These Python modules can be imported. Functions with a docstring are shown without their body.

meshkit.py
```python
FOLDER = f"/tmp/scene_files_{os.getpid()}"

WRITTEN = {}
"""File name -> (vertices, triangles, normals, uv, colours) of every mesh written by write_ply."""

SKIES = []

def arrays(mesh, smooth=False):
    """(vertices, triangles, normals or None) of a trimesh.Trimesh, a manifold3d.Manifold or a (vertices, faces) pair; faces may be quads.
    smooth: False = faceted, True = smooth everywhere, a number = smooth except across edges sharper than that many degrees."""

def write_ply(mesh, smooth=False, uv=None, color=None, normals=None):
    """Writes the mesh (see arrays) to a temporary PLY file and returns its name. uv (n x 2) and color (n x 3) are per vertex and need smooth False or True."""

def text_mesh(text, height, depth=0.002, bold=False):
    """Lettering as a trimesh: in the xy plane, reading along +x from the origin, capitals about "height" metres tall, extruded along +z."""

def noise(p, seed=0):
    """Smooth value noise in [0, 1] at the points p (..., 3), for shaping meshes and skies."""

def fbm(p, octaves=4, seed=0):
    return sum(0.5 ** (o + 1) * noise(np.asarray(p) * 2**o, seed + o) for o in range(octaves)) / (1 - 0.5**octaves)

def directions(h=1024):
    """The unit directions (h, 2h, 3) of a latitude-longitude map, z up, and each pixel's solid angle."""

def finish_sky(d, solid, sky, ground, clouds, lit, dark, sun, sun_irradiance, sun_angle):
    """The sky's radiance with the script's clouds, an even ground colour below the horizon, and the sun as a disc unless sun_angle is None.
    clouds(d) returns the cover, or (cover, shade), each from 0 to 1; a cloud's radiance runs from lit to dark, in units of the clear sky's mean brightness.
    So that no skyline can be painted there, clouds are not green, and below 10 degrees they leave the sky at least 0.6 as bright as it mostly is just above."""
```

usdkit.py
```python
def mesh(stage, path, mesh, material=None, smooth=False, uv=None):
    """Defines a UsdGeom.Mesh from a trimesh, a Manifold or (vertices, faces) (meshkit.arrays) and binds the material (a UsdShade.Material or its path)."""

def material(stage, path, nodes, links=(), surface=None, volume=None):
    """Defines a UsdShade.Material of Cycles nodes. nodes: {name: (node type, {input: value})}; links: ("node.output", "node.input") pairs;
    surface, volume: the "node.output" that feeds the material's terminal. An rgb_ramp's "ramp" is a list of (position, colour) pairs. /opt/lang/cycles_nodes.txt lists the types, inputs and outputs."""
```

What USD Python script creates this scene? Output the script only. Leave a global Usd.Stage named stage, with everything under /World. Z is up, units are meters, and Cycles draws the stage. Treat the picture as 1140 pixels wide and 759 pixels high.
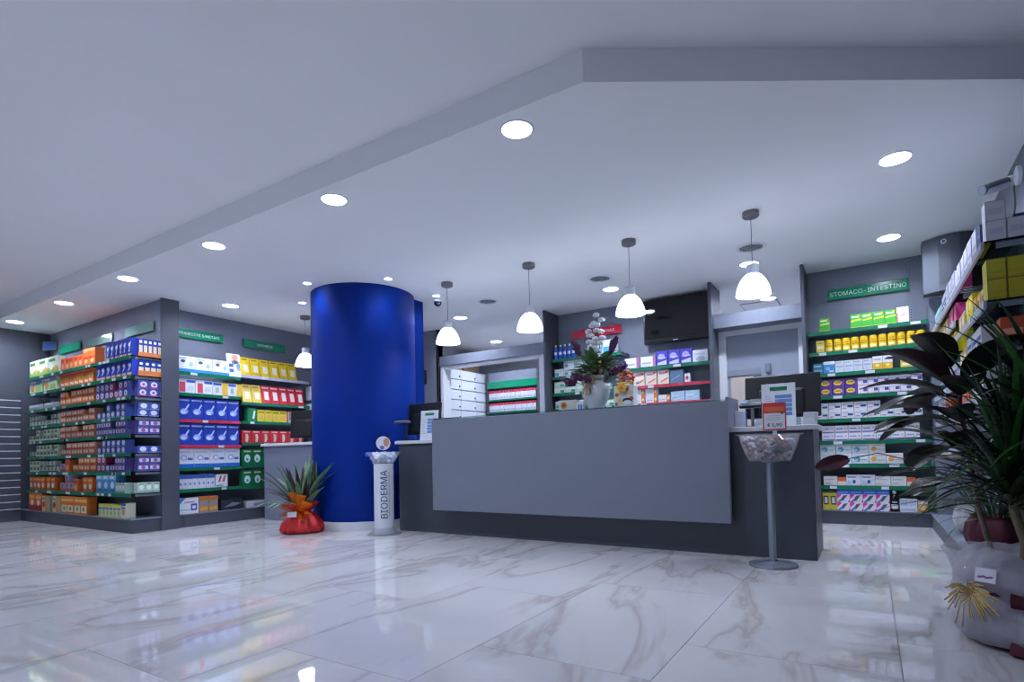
import math, random
import numpy as np
import trimesh
from pxr import Usd, UsdGeom, UsdLux, Gf, Sdf
import usdkit, meshkit
from manifold3d import Manifold

stage = Usd.Stage.CreateInMemory()
UsdGeom.SetStageUpAxis(stage, UsdGeom.Tokens.z)
UsdGeom.SetStageMetersPerUnit(stage, 1.0)
UsdGeom.Xform.Define(stage, '/World')
UsdGeom.Scope.Define(stage, '/World/Looks')
rng = random.Random(11)
PI = math.pi
ORD = 'first second third fourth fifth sixth seventh eighth ninth tenth eleventh twelfth thirteenth fourteenth fifteenth sixteenth'.split()

# ------------------------------------------------------------------ camera, daylight, exposure
H = 2.62            # lowered ceiling
H2 = 2.79           # upper ceiling
YAW, PITCH, ROLL = 0.564100, 0.029817, -0.022070
FPX, CY = 627.33, 485.32
fw = np.array([-math.sin(YAW) * math.cos(PITCH), math.cos(YAW) * math.cos(PITCH), math.sin(PITCH)])
rt = np.array([math.cos(YAW), math.sin(YAW), 0.0])
up = np.cross(rt, fw)
rt2 = math.cos(ROLL) * rt + math.sin(ROLL) * up
up2 = -math.sin(ROLL) * rt + math.cos(ROLL) * up
cam = UsdGeom.Camera.Define(stage, '/World/camera')
m = Gf.Matrix4d(*rt2, 0, *up2, 0, *(-fw), 0, 0, 0, 0.78, 1)
cam.AddTransformOp().Set(m)
cam.CreateHorizontalApertureAttr(36.0)
cam.CreateVerticalApertureAttr(36.0 * 759 / 1140)
cam.CreateFocalLengthAttr(36.0 * FPX / 1140)
cam.CreateVerticalApertureOffsetAttr((CY - 379.5) / 1140 * 36.0)
cam.CreateClippingRangeAttr(Gf.Vec2f(0.05, 200))
cam.CreateExposureAttr(1.52)
dome = UsdLux.DomeLight.Define(stage, '/World/evening_sky')       # comes in through the open shop front behind the camera
dome.CreateIntensityAttr(0.06)
dome.CreateColorAttr(Gf.Vec3f(0.62, 0.74, 1.0))
LAMP = 150.0        # radiance of a recessed downlight
LAMP_COL = (0.80, 0.875, 1.04)


# ------------------------------------------------------------------ helpers: names, tags, materials, meshes
used = {}


def numbered(parent, name):
    k = (str(parent), name)
    n = used.get(k, 0)
    used[k] = n + 1
    return name if n == 0 else f'{name}_{n:03d}'


def tag(o, label=None, cat=None, group=None, kind=None):
    p = o.GetPrim() if hasattr(o, 'GetPrim') else o
    for k, v in (('label', label), ('category', cat), ('group', group), ('kind', kind)):
        if v:
            p.SetCustomDataByKey(k, v)
    return p


def thing(name, label=None, cat=None, loc=(0, 0, 0), rz=0.0, group=None, kind=None):
    x = UsdGeom.Xform.Define(stage, '/World/' + numbered('/World', name))
    x.AddTranslateOp().Set(Gf.Vec3d(*map(float, loc)))
    x.AddRotateZOp().Set(float(rz))
    return tag(x, label, cat, group, kind)


def copy_thing(root, loc, rz=0.0, label=None, group=None):
    p = thing(root.GetName().rstrip('0123456789').rstrip('_') if root.GetName()[-3:].isdigit() else root.GetName(), label, root.GetCustomDataByKey('category'), loc, rz, group)
    p.GetReferences().AddInternalReference(root.GetPath())
    p.SetInstanceable(True)
    return p


def obj(name, mesh, mat, parent=None, smooth=False, label=None, kind=None):
    par = str(parent.GetPath()) if parent is not None else '/World'
    if isinstance(mesh, MB):
        mesh = mesh.mesh()
    o = usdkit.mesh(stage, par + '/' + numbered(par, name), mesh, mat, smooth=smooth)
    if label:
        o.GetPrim().SetCustomDataByKey('label', label)
    if kind:
        o.GetPrim().SetCustomDataByKey('kind', kind)
    return o.GetPrim()


def lin(c):
    if isinstance(c, str):
        c = c.lstrip('#')
        c = [int(c[i:i + 2], 16) / 255 for i in (0, 2, 4)]
        return tuple(x / 12.92 if x <= .04045 else ((x + .055) / 1.055) ** 2.4 for x in c)
    return tuple(c)


mats = {}


def M(color, rough=0.5, metal=0.0, name=None, noise=0.0, nscale=30.0, bump=0.0, **extra):
    key = name or f"paint_{color.lstrip('#') if isinstance(color, str) else '_'.join(str(int(x * 1000)) for x in color)}_{int(rough * 100)}_{int(metal * 100)}"
    if key in mats:
        return mats[key]
    c = lin(color)
    nodes = {'p': ('principled_bsdf', {'base_color': c, 'roughness': rough, 'metallic': metal, **extra})}
    links = []
    if noise:
        nodes['g'] = ('geometry', {})
        nodes['n'] = ('noise_texture', {'scale': nscale, 'detail': 3.0})
        nodes['r'] = ('rgb_ramp', {'ramp': [(0.25, tuple(x * (1 - noise) for x in c)), (0.75, tuple(min(1, x * (1 + noise)) for x in c))]})
        links += [('g.position', 'n.vector'), ('n.fac', 'r.fac'), ('r.color', 'p.base_color')]
        if bump:
            nodes['b'] = ('bump', {'strength': bump, 'distance': 0.01})
            links += [('n.fac', 'b.height'), ('b.normal', 'p.normal')]
    mats[key] = usdkit.material(stage, '/World/Looks/' + key.replace('.', '_').replace('-', 'm'), nodes, links, surface='p.BSDF')
    return mats[key]


def emit(name, color, strength):
    if name not in mats:
        mats[name] = usdkit.material(stage, '/World/Looks/' + name, {'e': ('emission', {'color': lin(color), 'strength': strength})}, surface='e.emission')
    return mats[name]


def glass(name, tint=(0.93, 0.98, 0.96), refl=0.03, clear=0.93):
    if name not in mats:
        mats[name] = usdkit.material(stage, '/World/Looks/' + name, {
            'f': ('fresnel', {'IOR': 1.45}), 't': ('transparent_bsdf', {'color': tint}),
            'g': ('glossy_bsdf', {'color': (1, 1, 1), 'roughness': refl}),
            'm': ('mix_closure', {})}, [('f.fac', 'm.fac'), ('t.BSDF', 'm.closure1'), ('g.BSDF', 'm.closure2')], surface='m.closure')
    return mats[name]


def sheer(name, color, opacity):
    """thin cloth: partly see-through"""
    if name not in mats:
        mats[name] = usdkit.material(stage, '/World/Looks/' + name, {
            't': ('transparent_bsdf', {'color': (1, 1, 1)}), 'd': ('diffuse_bsdf', {'color': lin(color)}), 'l': ('translucent_bsdf', {'color': lin(color)}),
            'a': ('mix_closure', {'fac': 0.35}), 'm': ('mix_closure', {'fac': opacity})},
            [('d.BSDF', 'a.closure1'), ('l.BSDF', 'a.closure2'), ('t.BSDF', 'm.closure1'), ('a.closure', 'm.closure2')], surface='m.closure')
    return mats[name]


def leafmat(name, c1, c2, rough=0.35, trans=0.15):
    if name not in mats:
        mats[name] = usdkit.material(stage, '/World/Looks/' + name, {
            'g': ('geometry', {}), 'n': ('noise_texture', {'scale': 9.0, 'detail': 2.0}), 'r': ('rgb_ramp', {'ramp': [(0.3, lin(c1)), (0.7, lin(c2))]}),
            'p': ('principled_bsdf', {'roughness': rough}), 'l': ('translucent_bsdf', {}), 'm': ('mix_closure', {'fac': trans})},
            [('g.position', 'n.vector'), ('n.fac', 'r.fac'), ('r.color', 'p.base_color'), ('r.color', 'l.color'), ('p.BSDF', 'm.closure1'), ('l.BSDF', 'm.closure2')], surface='m.closure')
    return mats[name]


BOXV = np.array([[x, y, z] for x in (0, 1) for y in (0, 1) for z in (0, 1)], float)
BOXF = np.array([[0, 1, 3], [0, 3, 2], [4, 6, 7], [4, 7, 5], [0, 4, 5], [0, 5, 1], [2, 3, 7], [2, 7, 6], [0, 2, 6], [0, 6, 4], [1, 5, 7], [1, 7, 3]])


class MB:
    def __init__(s):
        s.v, s.f, s.n = [], [], 0

    def add(s, v, f):
        v = np.asarray(v, float)
        f = np.asarray(f, int)
        if f.shape[1] == 4:
            f = np.vstack([f[:, [0, 1, 2]], f[:, [0, 2, 3]]])
        s.v.append(v)
        s.f.append(f + s.n)
        s.n += len(v)
        return s

    def box(s, x0, y0, z0, x1, y1, z1, bev=0.0):
        lo, hi = np.array([x0, y0, z0]), np.array([x1, y1, z1])
        if bev:
            bev = min(bev, 0.45 * (hi - lo).min())
            pts = []
            for c in BOXV:
                for a in range(3):
                    q = lo + c * (hi - lo)
                    for b in range(3):
                        if b != a:
                            q[b] += bev * (1 - 2 * c[b])
                    pts.append(q)
            h = trimesh.convex.convex_hull(np.array(pts))
            return s.add(h.vertices, h.faces)
        return s.add(lo + BOXV * (hi - lo), BOXF)

    def lathe(s, prof, c=(0, 0, 0), n=40, wob=None):
        """prof: (r, z) pairs, open or closed curve turned about z"""
        prof = np.asarray(prof, float)
        t = np.arange(n) / n * 2 * PI
        v = np.stack([prof[:, None, 0] * np.cos(t), prof[:, None, 0] * np.sin(t), np.repeat(prof[:, 1:2], n, 1)], -1)
        if wob is not None:
            v = wob(v, t)
        v = v.reshape(-1, 3) + np.asarray(c, float)
        f = []
        for i in range(len(prof) - 1):
            for j in range(n):
                k = (j + 1) % n
                f.append([i * n + j, i * n + k, (i + 1) * n + k, (i + 1) * n + j])
        return s.add(v, f)

    def tube(s, path, rad, n=8, caps=True):
        path = np.asarray(path, float)
        rad = np.broadcast_to(np.asarray(rad, float), len(path))
        tan = np.gradient(path, axis=0)
        tan /= np.maximum(np.linalg.norm(tan, axis=1, keepdims=True), 1e-9)
        ref = np.array([0, 0, 1.0]) if abs(tan[0][2]) < .9 else np.array([1.0, 0, 0])
        v = []
        for p, t, r in zip(path, tan, rad):
            a = np.cross(t, ref)
            a /= max(np.linalg.norm(a), 1e-9)
            b = np.cross(t, a)
            ref = -np.cross(t, a) if False else ref
            for k in range(n):
                w = 2 * PI * k / n
                v.append(p + r * (a * math.cos(w) + b * math.sin(w)))
        f = []
        for i in range(len(path) - 1):
            for j in range(n):
                k = (j + 1) % n
                f.append([i * n + j, (i + 1) * n + j, (i + 1) * n + k, i * n + k])
        s.add(v, f)
        if caps:
            for i, pt in ((0, path[0]), (len(path) - 1, path[-1])):
                ring = [v[i * n + j] for j in range(n)]
                s.add(ring + [pt], [[n, (j + 1) % n, j] if i else [n, j, (j + 1) % n] for j in range(n)])
        return s

    def poly(s, xy, z0, z1):
        from shapely.geometry import Polygon
        e = trimesh.creation.extrude_polygon(Polygon(xy), z1 - z0, engine='earcut')
        return s.add(e.vertices + [0, 0, z0], e.faces)

    def ball(s, c, r, sub=2, scale=(1, 1, 1)):
        b = trimesh.creation.icosphere(sub, 1.0)
        return s.add(b.vertices * np.asarray(scale) * r + np.asarray(c, float), b.faces)

    def disc_y(s, x, z, r, y0, y1, n=20, rz=None):
        """thin disc facing -y"""
        rz = rz or r
        t = np.arange(n) / n * 2 * PI
        a = np.stack([x + r * np.cos(t), np.full(n, y0), z + rz * np.sin(t)], 1)
        b = a.copy()
        b[:, 1] = y1
        f = [[0, i, i + 1] for i in range(1, n - 1)]
        s.add(a, f)
        q = [[i, (i + 1) % n, n + (i + 1) % n, n + i] for i in range(n)]
        s.add(np.vstack([a, b]), np.array(q)[:, ::-1])
        return s

    def move(s, matrix):
        s.v = [v @ np.asarray(matrix)[:3, :3].T + np.asarray(matrix)[:3, 3] for v in s.v]
        return s

    def mesh(s):
        return np.vstack(s.v), np.vstack(s.f)


def rotm(axis, ang, at=(0, 0, 0)):
    return trimesh.transformations.rotation_matrix(ang, axis, at)


def bx(name, b, mat, parent=None, bev=0.0, **k):
    return obj(name, MB().box(*b, bev=bev), mat, parent, **k)


# ------------------------------------------------------------------ materials of the place
GREY = M('#727889', 0.45, name='grey_laminate', noise=0.04, nscale=3.0)
DARK = M('#474b57', 0.42, name='dark_grey_laminate', noise=0.05, nscale=3.0)
PANEL = M('#6f7585', 0.38, name='counter_front_laminate', noise=0.03, nscale=2.0)
BODY = M('#3a414c', 0.40, name='counter_body_laminate', noise=0.05, nscale=2.0)
WALLG = M('#666b78', 0.55, name='grey_wall_paint', noise=0.03, nscale=4.0)
CEIL = M((0.83, 0.84, 0.87), 0.85, name='ceiling_paint', noise=0.01, nscale=1.5)
WHITE = M('#dcdfe6', 0.4, name='white_satin')
WTOP = M('#c9ccd3', 0.25, name='pale_worktop', noise=0.03, nscale=40.0)
BLUE = M((0.0008, 0.020, 0.20), 0.5, ior=1.2, name='cobalt_column_paint', noise=0.05, nscale=1.2)
RAIL = M('#0c6a4c', 0.3, name='green_price_rail')
RAILRED = M('#b8344e', 0.3, name='red_price_rail')
RAILGREY = M('#a7a9c0', 0.3, name='pale_price_rail')
SIGNG = M('#0a8560', 0.16, name='green_sign_acrylic')
SIGNR = M('#c5223f', 0.2, name='red_sign_acrylic')
SIGNP = M('#8fb5ac', 0.12, name='pale_green_sign_acrylic')
STEEL = M('#9aa0ac', 0.3, 0.9, name='brushed_steel')
SATIN = M('#8f97a6', 0.35, 0.55, name='satin_grey_metal')
BLACK = M('#0b0c10', 0.3, name='black_plastic')
SCREEN = M('#06070a', 0.06, name='black_gloss_screen')
GLASS = glass('shelf_glass', (0.86, 0.95, 0.92))
CLEAR = glass('clear_acrylic', (0.94, 0.95, 0.97))
def acrylic(name, color, haze):
    if name not in mats:
        mats[name] = usdkit.material(stage, '/World/Looks/' + name, {
            'f': ('fresnel', {'IOR': 1.4}), 't': ('transparent_bsdf', {'color': (0.97, 0.97, 0.98)}), 'd': ('diffuse_bsdf', {'color': lin(color)}), 'l': ('translucent_bsdf', {'color': lin(color)}),
            'a': ('mix_closure', {'fac': 0.5}), 'h': ('mix_closure', {'fac': haze}), 'g': ('glossy_bsdf', {'color': (1, 1, 1), 'roughness': 0.05}), 'k': ('math', {'math_type': 'multiply', 'value2': 0.6}), 'm': ('mix_closure', {})},
            [('d.BSDF', 'a.closure1'), ('l.BSDF', 'a.closure2'), ('t.BSDF', 'h.closure1'), ('a.closure', 'h.closure2'), ('f.fac', 'k.value1'), ('k.value', 'm.fac'), ('h.closure', 'm.closure1'), ('g.BSDF', 'm.closure2')], surface='m.closure')
    return mats[name]


EDGE = glass('glass_ledge', (0.62, 0.86, 0.80), 0.05)
TXT = M('#e8f2ee', 0.4, name='white_lettering')

# polished marble-look tile
usdkit.material(stage, '/World/Looks/marble_tile', {
    'g': ('geometry', {}), 'o': ('object_info', {}), 'k': ('math', {'math_type': 'multiply', 'value2': 37.0}),
    'c': ('combine_xyz', {}), 'a': ('vector_math', {'math_type': 'add'}),
    'mp': ('mapping', {'rotation': (0, 0, 0.42), 'scale': (1.0, 0.24, 1.0)}),
    'n': ('noise_texture', {'scale': 1.35, 'detail': 5.0, 'roughness': 0.58, 'distortion': 0.9}),
    'r': ('rgb_ramp', {'ramp': [(0.0, lin('#c6c6c9')), (0.45, lin('#cac9cc')), (0.476, lin('#c3c1c3')), (0.494, lin('#b3aead')), (0.504, lin('#bbb7b6')), (0.535, lin('#c9c8cb')), (1.0, lin('#cfcfd3'))]}),
    'n2': ('noise_texture', {'scale': 0.9, 'detail': 3.0, 'roughness': 0.5}),
    'r2': ('rgb_ramp', {'ramp': [(0.35, (0.87, 0.88, 0.90)), (0.65, (1, 1, 1))]}),
    'mx': ('mix_color', {'blend_type': 'multiply', 'fac': 1.0}),
    'p': ('principled_bsdf', {'roughness': 0.03, 'ior': 1.62})},
    [('o.random', 'k.value1'), ('k.value', 'c.x'), ('k.value', 'c.y'), ('g.position', 'a.vector1'), ('c.vector', 'a.vector2'), ('a.vector', 'mp.vector'),
     ('mp.vector', 'n.vector'), ('n.fac', 'r.fac'), ('a.vector', 'n2.vector'), ('n2.fac', 'r2.fac'), ('r.color', 'mx.a'), ('r2.color', 'mx.b'), ('mx.result', 'p.base_color')], surface='p.BSDF')
MARBLE = '/World/Looks/marble_tile'
GROUT = M('#9b9a9c', 0.6, name='tile_joint')

# ------------------------------------------------------------------ where the lamps are let into the ceilings
DL = [(-1.63, 2.70, 'downlight nearest the corner of the ceiling step'), (-3.17, 2.70, 'second downlight from the corner along the ceiling step'),
      (-4.70, 2.70, 'third downlight from the corner along the ceiling step'), (-6.24, 2.70, 'fourth downlight from the corner along the ceiling step'),
      (-7.77, 2.70, 'fifth downlight from the corner along the ceiling step'), (-9.29, 2.70, 'last downlight along the ceiling step, by the slatted wall'),
      (0.205, 4.36, 'downlight over the gap between the counter and the wall shelves'), (0.21, 6.00, 'downlight in front of the stomach remedies bay'), (-0.95, 6.014, 'downlight just behind the pendant nearest the big monitor'),
      (-6.41, 3.88, 'downlight in front of the sanitary bay sign'), (-2.42, 6.00, 'downlight behind the counter before the red-signed bay'),
      (-4.595, 6.03, 'downlight behind the counter before the back-room opening'), (-5.13, 7.68, 'downlight seen above the lintel in the back room'),
      (-0.99, 7.56, 'downlight seen above the lintel over the grey door')]
SPOTS = [(-4.953, 3.85, 'small spotlight in front of the blue column'), (-5.63, 4.30, 'small spotlight on the bay side of the blue column'),
                  (-4.165, 4.24, 'small spotlight on the counter side of the blue column'), (-4.17, 5.02, 'small spotlight beside the dome camera')]
FRONT = [(-1.4, -1.1), (-4.2, -1.3), (-7.0, -1.5), (-4.2, -2.8)]
BACKL = [(-6.6, 7.0), (-4.1, 7.9), (-2.4, 7.8), (-1.0, 8.5)]
RD, RS = 0.088, 0.040


def pierced(xy, z0, z1, holes):
    from shapely.geometry import Polygon, Point
    from shapely import union_all
    g = Polygon(xy).difference(union_all([Point(x, y).buffer(r, quad_segs=9) for x, y, r in holes]))
    e = trimesh.creation.extrude_polygon(g, z1 - z0, engine='earcut')
    return MB().add(e.vertices + [0, 0, z0], e.faces)


# ------------------------------------------------------------------ the setting
floor = thing('floor', kind='structure')
bx('screed', (-9.9, -4, -0.12, 1.0, 9.2, -0.011), GROUT, floor)
TW, TL = 0.72, 1.24
x = -0.65 - 13 * TW
col = -13
while x < 0.9:
    off = 1.875 + 0.413 * (col + 1)
    y0 = off - TL * math.ceil((off + 4.0) / TL)
    while y0 < 9.1:
        a, b = max(y0, -4.0), min(y0 + TL, 9.1)
        if b - a > 0.02:
            bx('tile', (max(x, -9.86) + 0.0012, a + 0.0012, -0.011, min(x + TW, 0.90) - 0.0012, b - 0.0012, 0.0), MARBLE, floor)
        y0 += TL
    x += TW
    col += 1

ceiling = thing('ceiling', kind='structure')
obj('lowered_panel', pierced([(-9.9, 2.54), (-1.142, 2.54), (0.875, 3.882), (0.9, 9.2), (-9.9, 9.2)], H, H2, [(x, y, RD) for x, y, _ in DL] + [(x, y, RS) for x, y, _ in SPOTS] + [(x, y, RD) for x, y in BACKL]), CEIL, ceiling)
obj('upper_panel', pierced([(-9.9, -4), (0.9, -4), (0.9, 4.2), (-9.9, 4.2)], H2, H2 + 0.1, [(x, y, RD) for x, y in FRONT]), CEIL, ceiling)
bx('lid', (-9.9, -4, H2 + 0.1, 0.9, 9.2, H2 + 0.15), CEIL, ceiling)

wl = thing('wall_left', kind='structure')
bx('wall_panel', (-10.0, -4, 0, -9.85, 9.2, H2), DARK, wl)
for k in range(16):
    z = 0.16 + k * 0.0985
    bx('slat', (-9.85, -4, z + 0.012, -9.825, 2.925, z + 0.0985), DARK, wl, bev=0.003)
    bx('aluminium_strip', (-9.85, -4, z, -9.827, 2.925, z + 0.012), M('#c9cedb', 0.35, 0.0, name='aluminium_insert'), wl)
wr = thing('wall_right', kind='structure')
bx('wall_panel', (0.872, -4, 0, 1.0, 9.2, H2), WALLG, wr)
wb = thing('wall_back', kind='structure')
bx('wall_panel', (-9.85, 9.0, 0, 0.872, 9.2, H), WHITE, wb)
# wall behind the baby-food bay, ending in the post beside the sanitary bay
wc = thing('wall_corner', kind='structure')
bx('wall_panel', (-9.85, 3.262, 0, -6.71, 3.42, H), GREY, wc)
bx('end_post', (-6.72, 3.235, 0, -6.69, 3.425, H), DARK, wc)
ws = thing('wall_side', kind='structure')
bx('wall_panel', (-7.2, 3.42, 0, -7.08, 6.4, H), GREY, ws)
wp = thing('wall_partition', kind='structure')
bx('wall_panel', (-7.2, 6.4, 0, -5.30, 6.5, H), GREY, wp)
wm = thing('wall_middle', kind='structure')
bx('back_panel', (-3.49, 6.75, 0, -1.45, 6.85, H), GREY, wm)
wy = thing('wall_far', kind='structure')
bx('back_panel', (-0.50, 6.75, 0, 0.872, 6.85, H), GREY, wy)
bx('return_panel', (0.512, 6.44, 0, 0.872, 6.75, H - 0.5), GREY, wy)


def trim(n, b, mat):
    o = bx(f'trim_{n}', b, mat, bev=0.003)
    tag(o, kind='structure')


trim(1, (-3.52, 6.37, 0, -3.49, 6.85, H), DARK)
trim(2, (-1.45, 6.40, 0, -1.415, 6.85, H), DARK)
trim(3, (-0.532, 6.35, 0, -0.50, 6.85, H), DARK)
trim(4, (-5.34, 6.40, 0, -5.30, 6.52, H), DARK)
trim(5, (-5.30, 6.42, 2.075, -3.52, 6.60, 2.215), GREY)      # lintel over the back-room opening
trim(6, (-1.415, 6.47, 2.105, -0.532, 6.70, 2.255), GREY)    # lintel over the door
# white lining of the back-room opening
trim(7, (-5.30, 6.44, 0, -5.245, 6.62, 2.075), WHITE)
trim(8, (-5.245, 6.44, 2.045, -3.60, 6.62, 2.075), WHITE)
trim(9, (-3.63, 6.44, 0, -3.52, 6.62, 2.075), WHITE)
for k, (x0, y0, x1, y1) in enumerate([(-7.08, 3.42, -7.068, 6.4), ]):
    tag(bx('baseboard_side', (x0, y0, 0, x1, y1, 0.08), DARK), kind='structure')

door = thing('door_1', kind='structure')
bx('door_frame', (-1.415, 6.70, 0, -1.335, 6.80, 2.105), WHITE, door)
bx('door_frame', (-1.335, 6.70, 2.05, -0.60, 6.80, 2.105), WHITE, door)
bx('door_frame', (-0.60, 6.70, 0, -0.532, 6.80, 2.105), WHITE, door)
bx('door_leaf', (-1.335, 6.74, 0.004, -0.60, 6.775, 2.05), M('#9098ab', 0.35, name='pale_grey_door'), door)
bx('cream_panel', (-1.30, 6.731, 0.2, -1.06, 6.74, 1.58), M('#c9bdb4', 0.5, name='cream_panel'), door)
bx('rail', (-1.335, 6.722, 1.59, -0.98, 6.74, 1.66), M('#868d9c', 0.4, name='door_rail'), door)
bx('handle', (-0.93, 6.70, 1.60, -0.88, 6.74, 1.70), STEEL, door, bev=0.004)

column = thing('column_1', kind='structure', loc=(-4.895, 4.578, 0))
obj('shaft', MB().lathe([(0.58, 0.095), (0.58, H)], n=96), BLUE, column, smooth=True)
obj('base_band', MB().lathe([(0.592, 0), (0.592, 0.092), (0.575, 0.095)], n=96), M('#cfd2da', 0.3, name='white_base_band'), column, smooth=30)
bx('pilaster', (-0.30, 0.30, 0, 0.405, 0.572, H), BLUE, column)

# ------------------------------------------------------------------ lamps and ceiling fittings
lens_mat = emit('downlight_glow', LAMP_COL, LAMP)
spot_mat = emit('spotlight_glow', LAMP_COL, LAMP * 1.3)


def make_downlight(r, lens):
    t = thing('recessed_downlight' if r > 0.06 else 'recessed_spotlight', None, 'ceiling light')
    dep = 0.045
    obj('trim_ring', MB().lathe([(r * 0.955, 0.001), (r * 0.97, -0.006), (r * 1.08, -0.006), (r * 1.12, 0.0)], n=36), WHITE, t, smooth=40)
    obj('reflector', MB().lathe([(r * 0.955, 0.001), (r * 0.93, dep)], n=36), M('#cfd3da', 0.5, name='reflector_white'), t, smooth=True)
    obj('lens', MB().lathe([(0.0005, dep), (r * 0.93, dep)], n=36), lens, t)
    return t


d0 = None
for x, y, lab in DL:
    if d0 is None:
        d0 = make_downlight(RD, lens_mat)
        d0.GetAttribute('xformOp:translate').Set(Gf.Vec3d(x, y, H))
        tag(d0, 'round recessed ' + lab, group='recessed downlights')
    else:
        copy_thing(d0, (x, y, H), 0, 'round recessed ' + lab, 'recessed downlights')
for k, (x, y) in enumerate(FRONT):
    copy_thing(d0, (x, y, H2), 0, f'round recessed downlight of the higher ceiling, {ORD[k]} towards the street', 'shop front downlights')
for k, (x, y) in enumerate(BACKL):
    copy_thing(d0, (x, y, H), 0, f'round recessed downlight out of sight in the back room, {ORD[k]} from side wall', 'back room downlights')
s0 = None
for x, y, lab in SPOTS:
    if s0 is None:
        s0 = make_downlight(RS, spot_mat)
        s0.GetAttribute('xformOp:translate').Set(Gf.Vec3d(x, y, H))
        tag(s0, lab, group='column spotlights')
    else:
        copy_thing(s0, (x, y, H), 0, lab, 'column spotlights')

shade_mat = usdkit.material(stage, '/World/Looks/opal_shade', {
    'p': ('principled_bsdf', {'base_color': (0.85, 0.87, 0.9), 'roughness': 0.25, 'emission_color': LAMP_COL, 'emission_strength': 2.0})}, surface='p.BSDF')
neck_mat = M('#c4cad8', 0.3, name='frosted_neck')


def make_pendant():
    t = thing('pendant_lamp', None, 'pendant lamp')
    obj('canopy', MB().lathe([(0.0005, 0), (0.062, 0), (0.062, -0.035), (0.055, -0.042), (0.0005, -0.042)], n=28), M('#7d7a7c', 0.35, 0.7, name='canopy_metal'), t, smooth=30)
    obj('cord', MB().tube([(0, 0, -0.04), (0, 0, -0.42)], 0.0028, 6), M('#6b6d75', 0.5, name='cord_grey'), t)
    obj('neck', MB().lathe([(0.0005, -0.415), (0.044, -0.417), (0.047, -0.425), (0.047, -0.485), (0.052, -0.492)], n=28), neck_mat, t, smooth=30)
    prof = [(0.050, -0.490), (0.068, -0.505), (0.088, -0.53), (0.104, -0.56), (0.116, -0.59), (0.124, -0.62), (0.129, -0.65), (0.130, -0.655), (0.126, -0.655), (0.121, -0.62), (0.101, -0.56), (0.066, -0.51), (0.048, -0.495)]
    obj('shade', MB().lathe(prof, n=40), shade_mat, t, smooth=40)
    obj('bulb', MB().ball((0, 0, -0.59), 0.045, 2, (1, 1, 1.2)), emit('bulb_glow', LAMP_COL, 45.0), t, smooth=True)
    return t


p0 = None
for x, y, lab in [(-0.72, 4.70, 'white bell pendant lamp above the big monitor end of counter'), (-1.72, 4.70, 'white bell pendant lamp above the flower vase'),
                  (-2.745, 4.71, 'white bell pendant lamp before the back-room opening'), (-3.77, 4.72, 'white bell pendant lamp above the slanted monitor by the column'),
                  (-6.15, 4.74, 'white bell pendant lamp partly behind the blue column')]:
    if p0 is None:
        p0 = make_pendant()
        p0.GetAttribute('xformOp:translate').Set(Gf.Vec3d(x, y, H))
        tag(p0, lab, group='pendant lamps over the counter')
    else:
        copy_thing(p0, (x, y, H), 0, lab, 'pendant lamps over the counter')

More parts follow.
